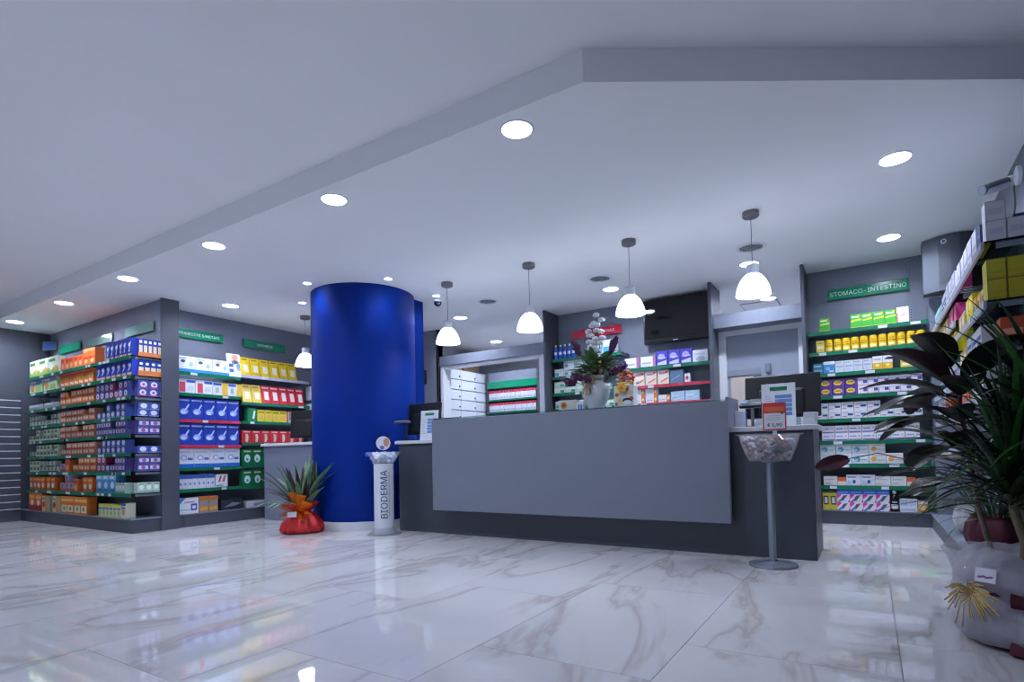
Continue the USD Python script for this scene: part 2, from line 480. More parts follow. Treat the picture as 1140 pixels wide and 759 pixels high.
v0 = None
for x, y, lab in [(-0.853, 5.52, 'round ceiling air vent behind the pendant by the big monitor'), (-2.36, 5.55, 'round ceiling air vent near the flower vase pendant'), (-3.83, 5.57, 'round ceiling air vent nearest the blue column')]:
    if v0 is None:
        v0 = thing('ceiling_vent', lab, 'air vent', (x, y, H), 0, 'ceiling air vents')
        obj('rim', MB().lathe([(0.10, -0.004), (0.105, -0.012), (0.125, -0.010), (0.128, 0)], n=32), WHITE, v0, smooth=40)
        obj('opening', MB().lathe([(0.0005, -0.003), (0.10, -0.003)], n=32), M('#3b3e47', 0.7, name='vent_dark'), v0)
        for q in (-0.06, -0.02, 0.02, 0.06):
            w = math.sqrt(0.098 ** 2 - q * q)
            bx('slat', (-w, q - 0.008, -0.010, w, q + 0.006, -0.004), M('#8f949f', 0.5, name='vent_slat'), v0)
    else:
        copy_thing(v0, (x, y, H), 0, lab, 'ceiling air vents')

t = thing('dome_camera', 'small white dome security camera on ceiling beside blue column', 'security camera', (-4.25, 5.01 + 0.13, H))
obj('mount', MB().lathe([(0.0005, 0), (0.062, 0), (0.062, -0.03), (0.05, -0.04), (0.0005, -0.04)], n=28), WHITE, t, smooth=30)
obj('dome', MB().lathe([(0.045, -0.04), (0.044, -0.055), (0.036, -0.075), (0.02, -0.087), (0.0005, -0.09)], n=24), M('#1b1d24', 0.1, name='smoked_dome'), t, smooth=True)

t = thing('access_hatch', 'square ceiling access hatch seen above the grey door lintel', 'hatch', (-1.12, 7.88, H))
bx('frame', (-0.22, -0.22, -0.008, 0.22, 0.22, 0), M('#aeb3c0', 0.6, name='hatch_frame'), t)
bx('panel', (-0.205, -0.205, -0.012, 0.205, 0.205, -0.008), CEIL, t)

# ------------------------------------------------------------------ service counters
t = thing('service_counter', 'long dark grey service counter with a paler raised front panel and pale worktop', 'counter', (-2.2435, 4.65, 0))
ox, oy = -2.2435, 4.65


def cb(name, b, mat, bev=0.0, **k):
    return bx(name, (b[0] - ox, b[1] - oy, b[2], b[3] - ox, b[4] - oy, b[5]), mat, t, bev, **k)


cb('body', (-4.167, 4.355, 0.0, -0.32, 4.90, 0.895), BODY, 0.003)
cb('worktop', (-4.195, 4.325, 0.895, -0.285, 4.93, 0.930), WTOP, 0.004, label='pale grey worktop')
cb('front_panel', (-3.592, 4.215, 0.243, -0.845, 4.262, 1.118), PANEL, 0.003, label='paler grey raised front panel')
cb('panel_spacer', (-3.45, 4.262, 0.36, -0.98, 4.355, 0.86), BODY)
cb('panel_upright', (-3.592, 4.262, 0.930, -3.570, 4.62, 1.118), PANEL)
cb('panel_upright', (-0.867, 4.262, 0.930, -0.845, 4.62, 1.150), PANEL)
cb('back_panel', (-3.57, 4.262, 0.930, -0.867, 4.282, 1.118), PANEL)
cb('glass_ledge', (-3.592, 4.25, 1.120, -0.87, 4.66, 1.132), EDGE, label='greenish glass ledge along the top')

t = thing('side_counter', 'short grey counter with pale worktop between blue column and orthopaedic shelves', 'counter', (-6.0, 4.68, 0))
bx('body', (-0.545, -0.28, 0, 0.505, 0.25, 0.93), GREY, t, 0.003)
bx('worktop', (-0.575, -0.31, 0.93, 0.508, 0.28, 0.965), WTOP, t, 0.004, label='pale grey worktop')

# ------------------------------------------------------------------ shelving
FR = {'LEFT': (0, lambda s, d: (s, 2.93 + d), 0.325), 'SIDE': (90, lambda s, d: (-6.75 - d, s), 0.325), 'MID': (0, lambda s, d: (s, 6.50 + d), 0.248),
      'FAR': (0, lambda s, d: (s, 6.50 + d), 0.248), 'RIGHT': (-90, lambda s, d: (0.50 + d, -s), 0.370), 'BACK': (0, lambda s, d: (s, 8.20 + d), 0.30)}
ROWN = ['top shelf', 'second shelf', 'third shelf', 'fourth shelf', 'fifth shelf', 'sixth shelf', 'seventh shelf', 'eighth shelf', 'plinth shelf']
TAGW = M('#c9ccd6', 0.5, name='price_tag_card')


def shelf(fr, s0, s1, z, row, bay, rail=RAIL, depth=None, tags=3, rs1=None, railname='green', over=0.0):
    rz, pos, dep = FR[fr]
    dep = depth or dep
    w = s1 - s0
    x, y = pos((s0 + s1) / 2, 0)
    t = thing('glass_shelf', f'glass shelf with {railname} price rail, {row} of {bay}', 'shelf', (x, y, z), rz, f'glass shelves in {bay}')
    bx('glass_plate', (-w / 2, 0.003, -0.009, w / 2 + over, dep, -0.001), GLASS, t)
    r1 = w / 2 if rs1 is None else rs1 - (s0 + s1) / 2
    bx('price_rail', (-w / 2 + 0.004, -0.010, -0.038, r1 - 0.004, 0.002, 0.000), rail, t)
    for k in range(tags):
        p = -w / 2 + 0.08 + rng.random() * (r1 + w / 2 - 0.2)
        bx('price_tag', (p, -0.012, -0.034, p + 0.055 + 0.03 * rng.random(), -0.010, -0.006), TAGW, t)
    for q in (-w / 2 + 0.02, w / 2 - 0.03):
        bx('bracket', (q, 0.05, -0.035, q + 0.008, dep, -0.009), SATIN, t)


records = []
protos = {}
GAP = 0.0015


def product(key, name, desc, w, d, h, base, decor=(), cat='carton', shape='box', rough=0.38, side=None):
    protos[key] = dict(name=name, desc=desc, w=w, d=d, h=h, base=base, decor=decor, cat=cat, shape=shape, rough=rough, prim=None, side=side)


def build_proto(p):
    t = thing(p['name'], None, p['cat'])
    w, d, h = p['w'], p['d'], p['h']
    mb = MB()
    if p['shape'] == 'box':
        mb.box(-w / 2, 0.0, 0, w / 2, d, h, bev=0.0012)
        obj('body', mb, M(p['base'], p['rough']), t)
    elif p['shape'] == 'tin':
        obj('body', MB().lathe([(0.0005, 0), (w / 2 - .002, 0), (w / 2, .002), (w / 2, h * .90), (w / 2 - .002, h * .905)], c=(0, w / 2, 0), n=28), M(p['base'], p['rough']), t, smooth=40)
        obj('lid', MB().lathe([(w / 2 - .003, h * .905), (w / 2 - .001, h * .91), (w / 2 - .001, h * .985), (w / 2 - .005, h), (0.0005, h)], c=(0, w / 2, 0), n=28), M('#e8cf3a' if p['base'].startswith('#e') else '#d8dae0', 0.35), t, smooth=40)
    elif p['shape'] == 'bottle':
        r = w / 2
        obj('body', MB().lathe([(0.0005, 0), (r * .96, 0), (r, .004), (r, h * .66), (r * .8, h * .74), (r * .42, h * .80), (r * .42, h * .86), (0.0005, h * .86)], c=(0, r, 0), n=24), M(p['base'], 0.2), t, smooth=40)
        obj('cap', MB().lathe([(0.0005, h * .86), (r * .5, h * .86), (r * .5, h * .99), (r * .45, h), (0.0005, h)], c=(0, r, 0), n=20), M('#d7dae2', 0.4), t, smooth=40)
    elif p['shape'] == 'pack':      # soft bag with a pinched top
        g = MB()
        rows = [(0, .5, 1.0), (.06, .5, 1.0), (.5, .49, 1.0), (.8, .47, .8), (.93, .45, .25), (1.0, .45, .06)]
        v, f = [], []
        for zz, xx, dd in rows:
            for sx, sy in ((-1, 0), (1, 0), (1, 1), (-1, 1)):
                v.append((sx * xx * w, d / 2 + (sy - .5) * d * dd, zz * h))
        for i in range(len(rows) - 1):
            for j in range(4):
                k = (j + 1) % 4
                f.append([i * 4 + j, i * 4 + k, (i + 1) * 4 + k, (i + 1) * 4 + j])
        g.add(v, f).add(v[:4], [[3, 2, 1, 0]]).add(v[-4:], [[0, 1, 2, 3]])
        obj('body', g, M(p['base'], p['rough']), t, smooth=50)
    elif p['shape'] == 'wedge':     # leaning carton: tilted backwards
        lean = 0.05
        v = [(-w / 2, 0, 0), (w / 2, 0, 0), (w / 2, d, 0), (-w / 2, d, 0), (-w / 2, lean, h), (w / 2, lean, h), (w / 2, d + lean, h), (-w / 2, d + lean, h)]
        obj('body', MB().add(v, [[0, 1, 5, 4], [1, 2, 6, 5], [2, 3, 7, 6], [3, 0, 4, 7], [4, 5, 6, 7], [3, 2, 1, 0]]), M(p['base'], p['rough']), t)
    by = {}
    for q in p['decor']:
        by.setdefault((q[0], q[-1], len(by) if q[0] == 'd' else 0), []).append(q)
    layer = 0
    for (kind, colr, _), qs in by.items():
        g = MB()
        layer += 1
        o = 0.0008 + 0.0003 * layer
        for q in qs:
            if kind == 'r':
                x0, z0, x1, z1 = (q[1] - .5) * w, q[2] * h, (q[3] - .5) * w, q[4] * h
                if p['shape'] in ('tin', 'bottle'):
                    r = w / 2
                    n = 9
                    a = np.arcsin(np.clip(np.linspace(x0, x1, n) / r, -1, 1))
                    v = [((r + o) * math.sin(b), r - (r + o) * math.cos(b), zz) for zz in (z0, z1) for b in a]
                    g.add(v, [[i, i + 1, n + i + 1, n + i] for i in range(n - 1)])
                elif p['shape'] == 'wedge':
                    y = lambda zz: 0.05 * zz / h - o
                    g.add([(x0, y(z0), z0), (x1, y(z0), z0), (x1, y(z1), z1), (x0, y(z1), z1)], [[0, 1, 2, 3]])
                else:
                    g.box(x0, -o, z0, x1, 0.0005, z1)
            elif kind == 'c':
                g.disc_y((q[1] - .5) * w, q[2] * h, q[3] * w, -o, 0.0005, 16, q[4] * h)
            elif kind == 'd':       # slanting band
                pts = [((a - .5) * w, b * h) for a, b in q[1]]
                n = len(pts)
                v = [(a, -o, b) for a, b in pts]
                g.add(v, [[0, i, i + 1] for i in range(1, n - 1)])
        obj({'r': 'printed_panel', 'c': 'printed_disc', 'd': 'printed_stripe'}[kind], g, M(colr, p['rough']), t)
    return t


def put(key, x, y, z, rz, info):
    p = protos[key]
    if p['prim'] is None:
        o = p['prim'] = build_proto(p)
        o.GetAttribute('xformOp:translate').Set(Gf.Vec3d(x, y, z))
        o.GetAttribute('xformOp:rotateZ').Set(float(rz))
    else:
        o = thing(p['name'], None, p['cat'], (x, y, z), rz)
        o.GetReferences().AddInternalReference(p['prim'].GetPath())
        o.SetInstanceable(True)
    records.append((o, p['desc'], info))
    return o


def fill(fr, bay, row, z, s, items, anchor, d0=0.012):
    """items: (product, count, layers, gap after each) ; numbers alone skip along the shelf"""
    rz, pos, dep = FR[fr]
    for it in items:
        if not isinstance(it, tuple):
            s += it
            continue
        key, n, layers, gap = it[:4]
        p = protos[key]
        for k in range(n):
            for l in range(layers):
                if layers > 1 and l == layers - 1 and len(it) > 4 and k in it[4]:
                    continue
                j = rng.uniform(0, 0.006)
                x, y = pos(s + p['w'] / 2, d0 + (j if l == 0 else 0.004))
                put(key, x, y, z + 0.0004 + l * (p['h'] + 0.0006), rz + rng.uniform(-1.0, 1.0) * (0.6 if layers > 1 else 1.2), (bay, row, l, layers, anchor))
            s += p['w'] + gap
    return s


# ---- left wall: baby food bay
W_, R_ = '#dfe2ea', '#b8343f'
product('cereal', 'cereal_carton', 'green and white cereal carton', 0.30, 0.08, 0.22, '#d5dccf', [('r', 0, .0, 1, .36, '#8fb35c'), ('c', .3, .42, .2, .2, '#e4e6d8'), ('r', .08, .72, .7, .88, '#4c8a3c'), ('c', .78, .3, .14, .16, '#d9a94a')])
product('cereal2', 'cereal_carton', 'pale green family cereal carton', 0.42, 0.08, 0.170, '#c3d3b4', [('r', 0, .7, 1, 1, '#7f92c4'), ('c', .25, .4, .14, .28, '#d08a4a'), ('r', .5, .15, .92, .5, '#9dbb6a'), ('r', .08, .78, .5, .92, '#e6e9f0')])
product('flat', 'flat_carton', 'flat whitish food tray pack', 0.44, 0.2, 0.07, '#aeb4c2', [('r', .02, .15, .98, .5, '#8d93a4'), ('r', .1, .6, .6, .85, '#d3d6de')])
product('jarw', 'jar_pack', 'white and dark green jar pack', 0.105, 0.08, 0.068, '#c9cfc9', [('r', 0, 0, 1, .2, '#4e5e55'), ('c', .5, .58, .28, .3, '#7d9a72'), ('r', .1, .85, .9, .97, '#5c655f')])
product('jarg', 'jar_pack', 'pale green jar pack', 0.108, 0.08, 0.07, '#b5c3a8', [('r', 0, .0, 1, .28, '#e0e2da'), ('c', .5, .6, .25, .26, '#58724c')])
product('orangeb', 'snack_carton', 'orange snack carton with white disc', 0.125, 0.09, 0.17, '#d8672a', [('c', .5, .38, .3, .2, '#e6ddd0'), ('r', .1, .72, .9, .88, '#eeb04a'), ('r', .3, .06, .7, .2, '#5e9440')])
product('orangel', 'biscuit_carton', 'large orange biscuit carton', 0.21, 0.10, 0.235, '#dd6526', [('r', 0, 0, 1, .3, '#a92d2c'), ('r', .12, .66, .88, .86, '#f0b65a'), ('c', .5, .45, .24, .16, '#efe2cf')])
product('orangec', 'biscuit_carton', 'pale yellow biscuit carton', 0.17, 0.10, 0.20, '#d9cfae', [('r', .6, 0, 1, 1, '#d59a3e'), ('c', .3, .45, .24, .2, '#b5433a'), ('r', .1, .75, .55, .9, '#7892bf')])
product('fruit', 'fruit_carton', 'orange fruit carton', 0.115, 0.09, 0.15, '#e0703a', [('c', .5, .34, .3, .2, '#e8b08a'), ('r', .1, .68, .9, .86, '#cc3f2e'), ('r', .15, .05, .5, .15, '#7aa04a')])
product('fruith', 'fruit_carton', 'tall orange fruit carton', 0.15, 0.10, 0.20, '#dd6a34', [('r', 0, .8, 1, 1, '#e58e58'), ('r', .06, .42, .94, .5, '#cc3f2e'), ('c', .5, .25, .25, .12, '#eebb86')])
product('rusk', 'rusk_carton', 'orange rusk carton with green leaves', 0.128, 0.10, 0.172, '#e27638', [('c', .3, .24, .2, .1, '#e9dccb'), ('c', .68, .2, .17, .09, '#e9dccb'), ('d', [(.15, .5), (.5, .42), (.9, .58), (.5, .6)], '#6f9a3e'), ('r', .1, .76, .9, .9, '#ce3b2b')])
product('puree', 'puree_pack', 'orange puree twin pack', 0.15, 0.09, 0.082, '#d9804a', [('r', 0, 0, 1, .22, '#c24a33'), ('c', .28, .6, .16, .26, '#ecd2b4'), ('c', .72, .6, .16, .26, '#ecd2b4')])
product('peach', 'puree_pack', 'peach coloured puree twin pack', 0.15, 0.09, 0.072, '#d78c6e', [('r', 0, .0, 1, .2, '#a84f42'), ('c', .28, .58, .15, .26, '#eed9cb'), ('c', .72, .58, .15, .26, '#eed9cb')])
product('mixp', 'snack_carton', 'purple and orange snack carton', 0.12, 0.09, 0.10, '#b9a8c4', [('r', 0, .0, 1, .35, '#c9683c'), ('c', .5, .66, .22, .24, '#7b5a9c')])
product('orangebig', 'wafer_carton', 'wide orange wafer carton with green fruit', 0.36, 0.10, 0.21, '#e07a2e', [('r', .06, .1, .46, .5, '#e8dcb9'), ('r', .54, .1, .94, .5, '#e8dcb9'), ('c', .26, .3, .08, .13, '#7ea24a'), ('c', .74, .3, .08, .13, '#7ea24a'), ('r', .06, .7, .94, .86, '#f3c163')])
product('milk', 'milk_carton', 'dark blue milk carton with white swirl', 0.092, 0.055, 0.20, '#24348f', [('c', .48, .62, .26, .11, '#e3e6f0'), ('c', .4, .3, .16, .07, '#c5cbe6'), ('r', .1, .04, .9, .13, '#d9a98c'), ('d', [(.2, .2), (.5, .3), (.9, .75), (.7, .8)], '#aeb9e4')])
product('milkend', 'milk_carton', 'beige-labelled blue milk carton', 0.047, 0.09, 0.19, '#25348c', [('r', .14, .1, .86, .62, '#d8c9a4'), ('r', .2, .74, .8, .9, '#e3e6f0')])
product('milk2', 'milk_carton', 'tall blue milk carton with white swirl', 0.118, 0.055, 0.176, '#2138a0', [('c', .5, .66, .28, .12, '#e6e9f2'), ('r', .1, .04, .9, .2, '#d8a888'), ('d', [(.15, .25), (.5, .35), (.9, .6), (.4, .5)], '#b6c0e8')])
product('milk2end', 'milk_carton', 'cream-labelled blue milk carton', 0.06, 0.09, 0.165, '#22378f', [('r', .1, .06, .9, .56, '#d9cba8'), ('c', .5, .78, .3, .09, '#e6e9f2')])
product('homo', 'dessert_pack', 'blue and pink dessert pack', 0.105, 0.09, 0.088, '#4a4f9c', [('c', .5, .5, .33, .36, '#d9d6ea'), ('r', .1, .06, .9, .2, '#b5567e'), ('c', .5, .5, .14, .16, '#8c5a8e')])
product('homop', 'dessert_pack', 'crimson and white dessert pack', 0.105, 0.09, 0.088, '#9a3c62', [('c', .5, .5, .33, .36, '#ddd6e4'), ('r', .1, .8, .9, .95, '#3c4a96'), ('c', .5, .5, .14, .16, '#b5567e')])
product('homb', 'dessert_pack', 'small blue and white dessert pack', 0.108, 0.09, 0.075, '#40509f', [('c', .5, .55, .32, .36, '#d3d8ec'), ('r', .05, .04, .95, .16, '#8f98c8')])
product('homk', 'dessert_pack', 'violet and white dessert pack', 0.112, 0.09, 0.078, '#584f96', [('r', .08, .3, .92, .8, '#cfd0e4'), ('c', .5, .55, .2, .24, '#a05a92')])
product('lblue', 'formula_carton', 'light blue formula carton', 0.15, 0.10, 0.205, '#4f97cf', [('r', 0, .72, 1, 1, '#88bfe2'), ('c', .5, .42, .28, .18, '#cfe0f0'), ('r', .1, .1, .9, .18, '#2f64ab'), ('r', .15, .78, .7, .9, '#e4ebf4')])
product('mint', 'teat_carton', 'mint and white boxed teat pack', 0.072, 0.09, 0.115, '#b6cdc0', [('c', .5, .55, .3, .22, '#e2e8e4'), ('r', 0, 0, 1, .18, '#7fa797'), ('r', .2, .8, .8, .92, '#5f8577')])
product('yellowc', 'soup_carton', 'cream and green soup carton', 0.085, 0.10, 0.145, '#d3d6a8', [('r', 0, .82, 1, 1, '#e0cf3e'), ('c', .5, .34, .3, .2, '#8fb08f'), ('r', .1, .6, .9, .74, '#54709e'), ('r', 0, 0, 1, .1, '#d9c94e')])
product('bluec', 'soup_carton', 'blue topped cream soup carton', 0.11, 0.10, 0.165, '#d6d5bd', [('r', 0, .84, 1, 1, '#2f53a6'), ('c', .5, .4, .28, .2, '#c87f4f'), ('r', .1, .62, .9, .76, '#57719e')])
LB = {1: 'corner baby-food column', 2: 'middle baby-food column', 3: 'post-side baby-food column'}
LZ = [1.93, 1.715, 1.49, 1.27, 1.075, 0.87, 0.668, 0.43]
t = thing('shelf_plinth', 'low dark grey plinth under the baby food bay', 'plinth', (-8.14, 2.93, 0))
bx('kickboard', (-1.70, 0.02, 0, 1.43, 0.325, 0.145), DARK, t, 0.002)
bx('deck', (-1.70, 0.0, 0.145, 1.45, 0.328, 0.155), GREY, t)
for ci, (a, b) in enumerate([(-9.60, -8.605), (-8.595, -7.60), (-7.59, -6.70)], 1):
    for k, z in enumerate(LZ):
        if ci == 3:
            shelf('LEFT', a, b, z, ROWN[k], LB[ci], rs1=-6.712, over=0.0)
        else:
            shelf('LEFT', a, b, z, ROWN[k], LB[ci])
AN = 'slatted wall'
F = lambda c, r, s, items, d0=0.012: fill('LEFT', LB[c], ROWN[r], (LZ + [0.1555])[r], s, items, AN, d0)
F(1, 0, -9.59, [('cereal', 3, 1, .012)])
F(1, 1, -9.58, [('cereal2', 2, 1, .05)])
F(1, 2, -9.58, [('flat', 2, 1, .06)])
F(1, 3, -9.57, [('jarw', 5, 2, .006, (3, 4)), .05, ('jarw', 3, 2, .006, (0,))])
F(1, 4, -9.58, [('jarg', 8, 2, .008, (0, 1, 3))])
F(1, 5, -9.57, [('jarw', 2, 1, .008), ('jarg', 6, 2, .008, (4,))])
F(1, 6, -9.57, [('jarg', 3, 2, .008), ('jarw', 5, 2, .008, (1, 4))])
F(1, 7, -9.58, [('orangeb', 4, 1, .006), .05, ('orangeb', 2, 1, .012)])
F(1, 8, -9.59, [('orangel', 2, 1, .006), ('orangec', 1, 1, .01), .16, ('orangec', 1, 1, .01)])
F(2, 0, -8.56, [('fruit', 5, 1, .008), .02, ('fruith', 2, 1, .01)])
F(2, 1, -8.58, [('rusk', 7, 1, .006)])
F(2, 2, -8.58, [('puree', 6, 2, .008, (1,))])
F(2, 3, -8.57, [('peach', 6, 2, .01, (4,))])
F(2, 4, -8.58, [('peach', 6, 2, .01, (3,))])
F(2, 5, -8.56, [('peach', 6, 2, .008, (0,))])
F(2, 6, -8.57, [('mixp', 1, 1, .01), ('fruit', 1, 1, .01), .1, ('puree', 4, 2, .008, (0,))])
F(2, 7, -8.57, [('mixp', 2, 2, .01, (0,)), ('mixp', 1, 1, .01), ('fruit', 1, 1, .01), .12, ('orangeb', 2, 1, .008)])
F(2, 8, -8.55, [('orangebig', 2, 1, .012)])
F(3, 0, -7.32, [('milk', 6, 1, .008)])
F(3, 1, -7.58, [('milk2', 7, 1, .006)])
F(3, 2, -7.585, [('homo', 3, 2, .006), ('homop', 2, 2, .006, (1,)), ('homo', 2, 2, .006)])
F(3, 3, -7.56, [('homb', 6, 2, .008, (0, 1, 3))])
F(3, 4, -7.57, [('homk', 4, 2, .006, (3,)), ('homk', 2, 2, .006)])
F(3, 5, -7.56, [('homb', 6, 2, .010, (0,))])
F(3, 6, -7.56, [('homop', 2, 2, .004), ('homb', 1, 1, .004), ('homk', 3, 2, .004, (0,))])
F(3, 7, -7.57, [('lblue', 3, 1, .006), ('mint', 3, 1, .003)])
F(3, 8, -7.52, [('yellowc', 6, 1, .004), .01, ('bluec', 1, 1, .004)])


def endrow(key, z, y0, n, pitch, row):
    for k in range(n):
        put(key, -6.705, y0 + protos[key]['w'] / 2 + k * pitch, z, 90, (LB[3], row + ' end', 0, 1, 'front edge'))


for r, (key, n, pitch, hh) in enumerate([('milkend', 5, 0.0485, 0.022), ('milk2end', 4, 0.062, 0.028)]):
    z = LZ[r]
    t = thing('display_tray', f'orange display tray at the aisle end of the {ROWN[r]} of blue milk cartons', 'display tray', (-6.74, 3.125, z + 0.0004))
    L_ = n * pitch
    bx('tray_base', (-0.10, -L_ / 2 - 0.004, 0, 0.044, L_ / 2 + 0.004, 0.004), M('#c9743f', 0.45, name='tray_orange'), t)
    bx('tray_lip', (0.038, -L_ / 2 - 0.004, 0.004, 0.044, L_ / 2 + 0.004, hh * 2), M('#c9743f', 0.45, name='tray_orange'), t)
    endrow(key, z + 0.0048, 3.125 - L_ / 2 + 0.0005, n, pitch, ROWN[r])


for r, (key, n, layers) in {2: ('homo', 3, 2), 3: ('homb', 2, 2), 4: ('homk', 2, 2), 5: ('homb', 3, 1), 6: ('homk', 2, 2), 7: ('mint', 3, 1)}.items():
    for l in range(layers):
        for k in range(n):
            p = protos[key]
            put(key, -6.712, 2.998 + p['w'] / 2 + k * (p['w'] + .004) + (0.008 if l else 0), LZ[r] + 0.0004 + l * (p['h'] + .0006), 90, (LB[3], ROWN[r] + ' end', l, layers, 'front edge'))


def sign(fr, s0, s1, z0, z1, mat, text, label, d, tcol=TXT, th=None, off=None):
    rz, pos, dep = FR[fr]
    x, y = pos((s0 + s1) / 2, d)
    t = thing('shelf_sign', label, 'sign', (x, y, z0), rz)
    w = s1 - s0
    bx('board', (-w / 2, 0, 0, w / 2, 0.008, z1 - z0), mat, t, 0.001)
    for q in (-w / 2 + 0.03, w / 2 - 0.04):
        bx('standoff', (q, 0.008, 0.04, q + 0.01, 0.02, 0.05), SATIN, t)
    if text:
        th = th or (z1 - z0) * 0.36
        tm = meshkit.text_mesh(text, th, 0.0012)
        v = np.array(tm.vertices)
        b = tm.bounds
        cx = (b[0][0] + b[1][0]) / 2
        v2 = np.stack([v[:, 0] - cx + (off or 0), -0.0002 - v[:, 2], v[:, 1] + (z1 - z0) / 2 - th / 2], 1)
        obj('lettering', (v2, np.array(tm.faces)), tcol, t, label=f'white lettering')
    return t


sign('LEFT', -9.47, -8.80, 2.285, 2.395, SIGNG, '', 'plain green sign strip over the corner column of the baby food bay', 0.306)
sign('LEFT', -8.57, -7.90, 2.275, 2.385, SIGNP, '', 'pale reflecting green sign strip over the middle column of baby food bay', 0.306)
sign('LEFT', -7.55, -6.88, 2.275, 2.385, SIGNP, '', 'pale reflecting green sign strip over the post column of baby food bay', 0.306)
sign('SIDE', 3.52, 4.17, 2.285, 2.395, SIGNG, 'APPARECCHI SANITARI', 'green sign lettered APPARECCHI SANITARI on the grey side wall', 0.302, th=0.034)
sign('SIDE', 4.45, 5.09, 2.285, 2.395, SIGNG, 'ORTOPEDIA', 'green sign lettered ORTOPEDIA on the grey side wall', 0.302, th=0.03)

# ---- side wall: sanitary and orthopaedic bays
product('tens', 'device_carton', 'white device carton with blue foot', 0.205, 0.10, 0.185, '#dde2ec', [('r', 0, 0, 1, .2, '#3a86c8'), ('c', .3, .68, .13, .1, '#4a5068'), ('c', .75, .5, .12, .14, '#8fbbe0'), ('r', .1, .82, .5, .9, '#9aa4bb')])
product('leaflet', 'counter_display', 'tall white folded display card with photo', 0.17, 0.02, 0.30, '#d9deea', [('c', .45, .82, .25, .12, '#c98f7c'), ('r', .08, .42, .42, .56, '#2e56a8'), ('r', .08, .2, .42, .34, '#2e56a8'), ('c', .72, .48, .16, .1, '#7fa0d2')], cat='display card', shape='wedge')
product('thermR', 'diaper_pack', 'white pack with red bottle print', 0.20, 0.10, 0.165, '#dbdde6', [('r', .1, .08, .42, .78, '#cf4a63'), ('r', .5, .76, .98, .94, '#3856ac'), ('r', .55, .2, .9, .5, '#c6cbdc')], cat='pack')
product('thermY', 'diaper_pack', 'white pack with yellow panel', 0.185, 0.10, 0.16, '#d9dbe2', [('r', .64, .0, 1, 1, '#dfb52e'), ('r', .05, .76, .6, .94, '#3856ac'), ('r', .2, .2, .42, .6, '#a9b2a8')], cat='pack')
product('incont', 'incontinence_carton', 'large blue pack with pale shape', 0.148, 0.12, 0.255, '#1f3da6', [('c', .5, .36, .32, .14, '#8ea6e0'), ('d', [(.55, .45), (.85, .72), (.92, .66), (.68, .42)], '#bccaf0'), ('r', .08, .84, .92, .91, '#aebbe6'), ('c', .44, .32, .2, .09, '#c9d4f2')])
product('white4', 'wipes_carton', 'white wipes carton with blue base band', 0.188, 0.11, 0.222, '#d4d8e6', [('r', 0, 0, 1, .2, '#2e66c8'), ('c', .38, .52, .2, .14, '#93a3d0'), ('r', .62, .4, .92, .52, '#4a62b0'), ('c', .38, .52, .13, .09, '#e0e4ef'), ('r', .1, .8, .8, .86, '#aab2cc')])
product('bott', 'lotion_carton', 'slim blue and white lotion carton', 0.052, 0.09, 0.165, '#d5d9e6', [('r', 0, .72, 1, 1, '#3b63b4'), ('c', .5, .36, .24, .1, '#7b8cb8')])
product('redw', 'lotion_carton', 'white carton with red diagonals', 0.15, 0.09, 0.155, '#dcdde4', [('d', [(.2, .4), (.36, .4), (.5, .9), (.36, .9)], '#b84852'), ('d', [(.55, .4), (.7, .4), (.85, .9), (.7, .9)], '#b84852'), ('r', .05, .08, .6, .18, '#5aa0b8')])
product('babyc', 'dressing_carton', 'white dressing carton with blue corner', 0.23, 0.12, 0.185, '#d8dcea', [('d', [(0, .55), (.35, 1), (0, 1)], '#3d8bcc'), ('r', .62, .2, .92, .62, '#2c49a4'), ('r', .68, .3, .86, .5, '#d8dcea'), ('r', .05, .24, .6, .28, '#4fa8b0'), ('r', .3, .7, .8, .76, '#b86a72')])
product('nuts', 'capsule_carton', 'orange carton printed with round pieces', 0.115, 0.10, 0.19, '#b5896a', [('r', 0, .74, 1, 1, '#cd7b3c'), ('c', .3, .2, .2, .12, '#e0a24a'), ('c', .7, .24, .2, .12, '#e0a24a'), ('r', .1, .4, .9, .7, '#8f8f94')])
product('clearbag', 'cable_bag', 'dark clear bag of medical tubing', 0.30, 0.14, 0.15, '#272c36', [('d', [(.1, .2), (.5, .6), (.9, .5), (.6, .3)], '#6c7688')], cat='bag', shape='pack', rough=0.12)
product('whiteflat', 'flat_carton', 'long flat white device carton', 0.34, 0.18, 0.085, '#c3c6d0', [('r', .3, .2, .9, .6, '#8b90a0'), ('r', .05, .1, .9, .16, '#a5a9b6')])
product('yel', 'support_carton', 'yellow orthopaedic support carton', 0.128, 0.05, 0.235, '#d6b31c', [('r', .28, .2, .8, .6, '#d8d2c0'), ('r', .15, .85, .75, .92, '#7a6420')], shape='wedge')
product('red', 'support_carton', 'red orthopaedic support carton', 0.125, 0.05, 0.24, '#c01f30', [('r', .3, .2, .82, .68, '#dccfd0'), ('r', .1, .84, .9, .92, '#e5a9ae')], shape='wedge')
product('yels', 'bandage_carton', 'yellow bandage carton', 0.105, 0.08, 0.155, '#d2bf3a', [('c', .5, .4, .3, .2, '#d9a05e'), ('r', .1, .74, .9, .86, '#8a7a2c')])
product('greens', 'bandage_carton', 'green bandage carton with white mark', 0.13, 0.08, 0.17, '#177a4a', [('d', [(.5, .2), (.7, .2), (.85, .8), (.65, .8)], '#dfe6e2')])
product('mixthin', 'bandage_carton', 'slim striped bandage carton', 0.06, 0.08, 0.15, '#c8a8ac', [('r', 0, 0, .35, 1, '#b5434c'), ('r', .6, .2, .9, .9, '#52708e')])
product('redleg', 'stocking_carton', 'red carton with a pale leg picture', 0.128, 0.08, 0.16, '#c02334', [('d', [(.35, .08), (.62, .08), (.7, .45), (.62, .72), (.36, .72), (.46, .4)], '#d9c9b4'), ('r', .15, .84, .85, .94, '#e7b2b6')])
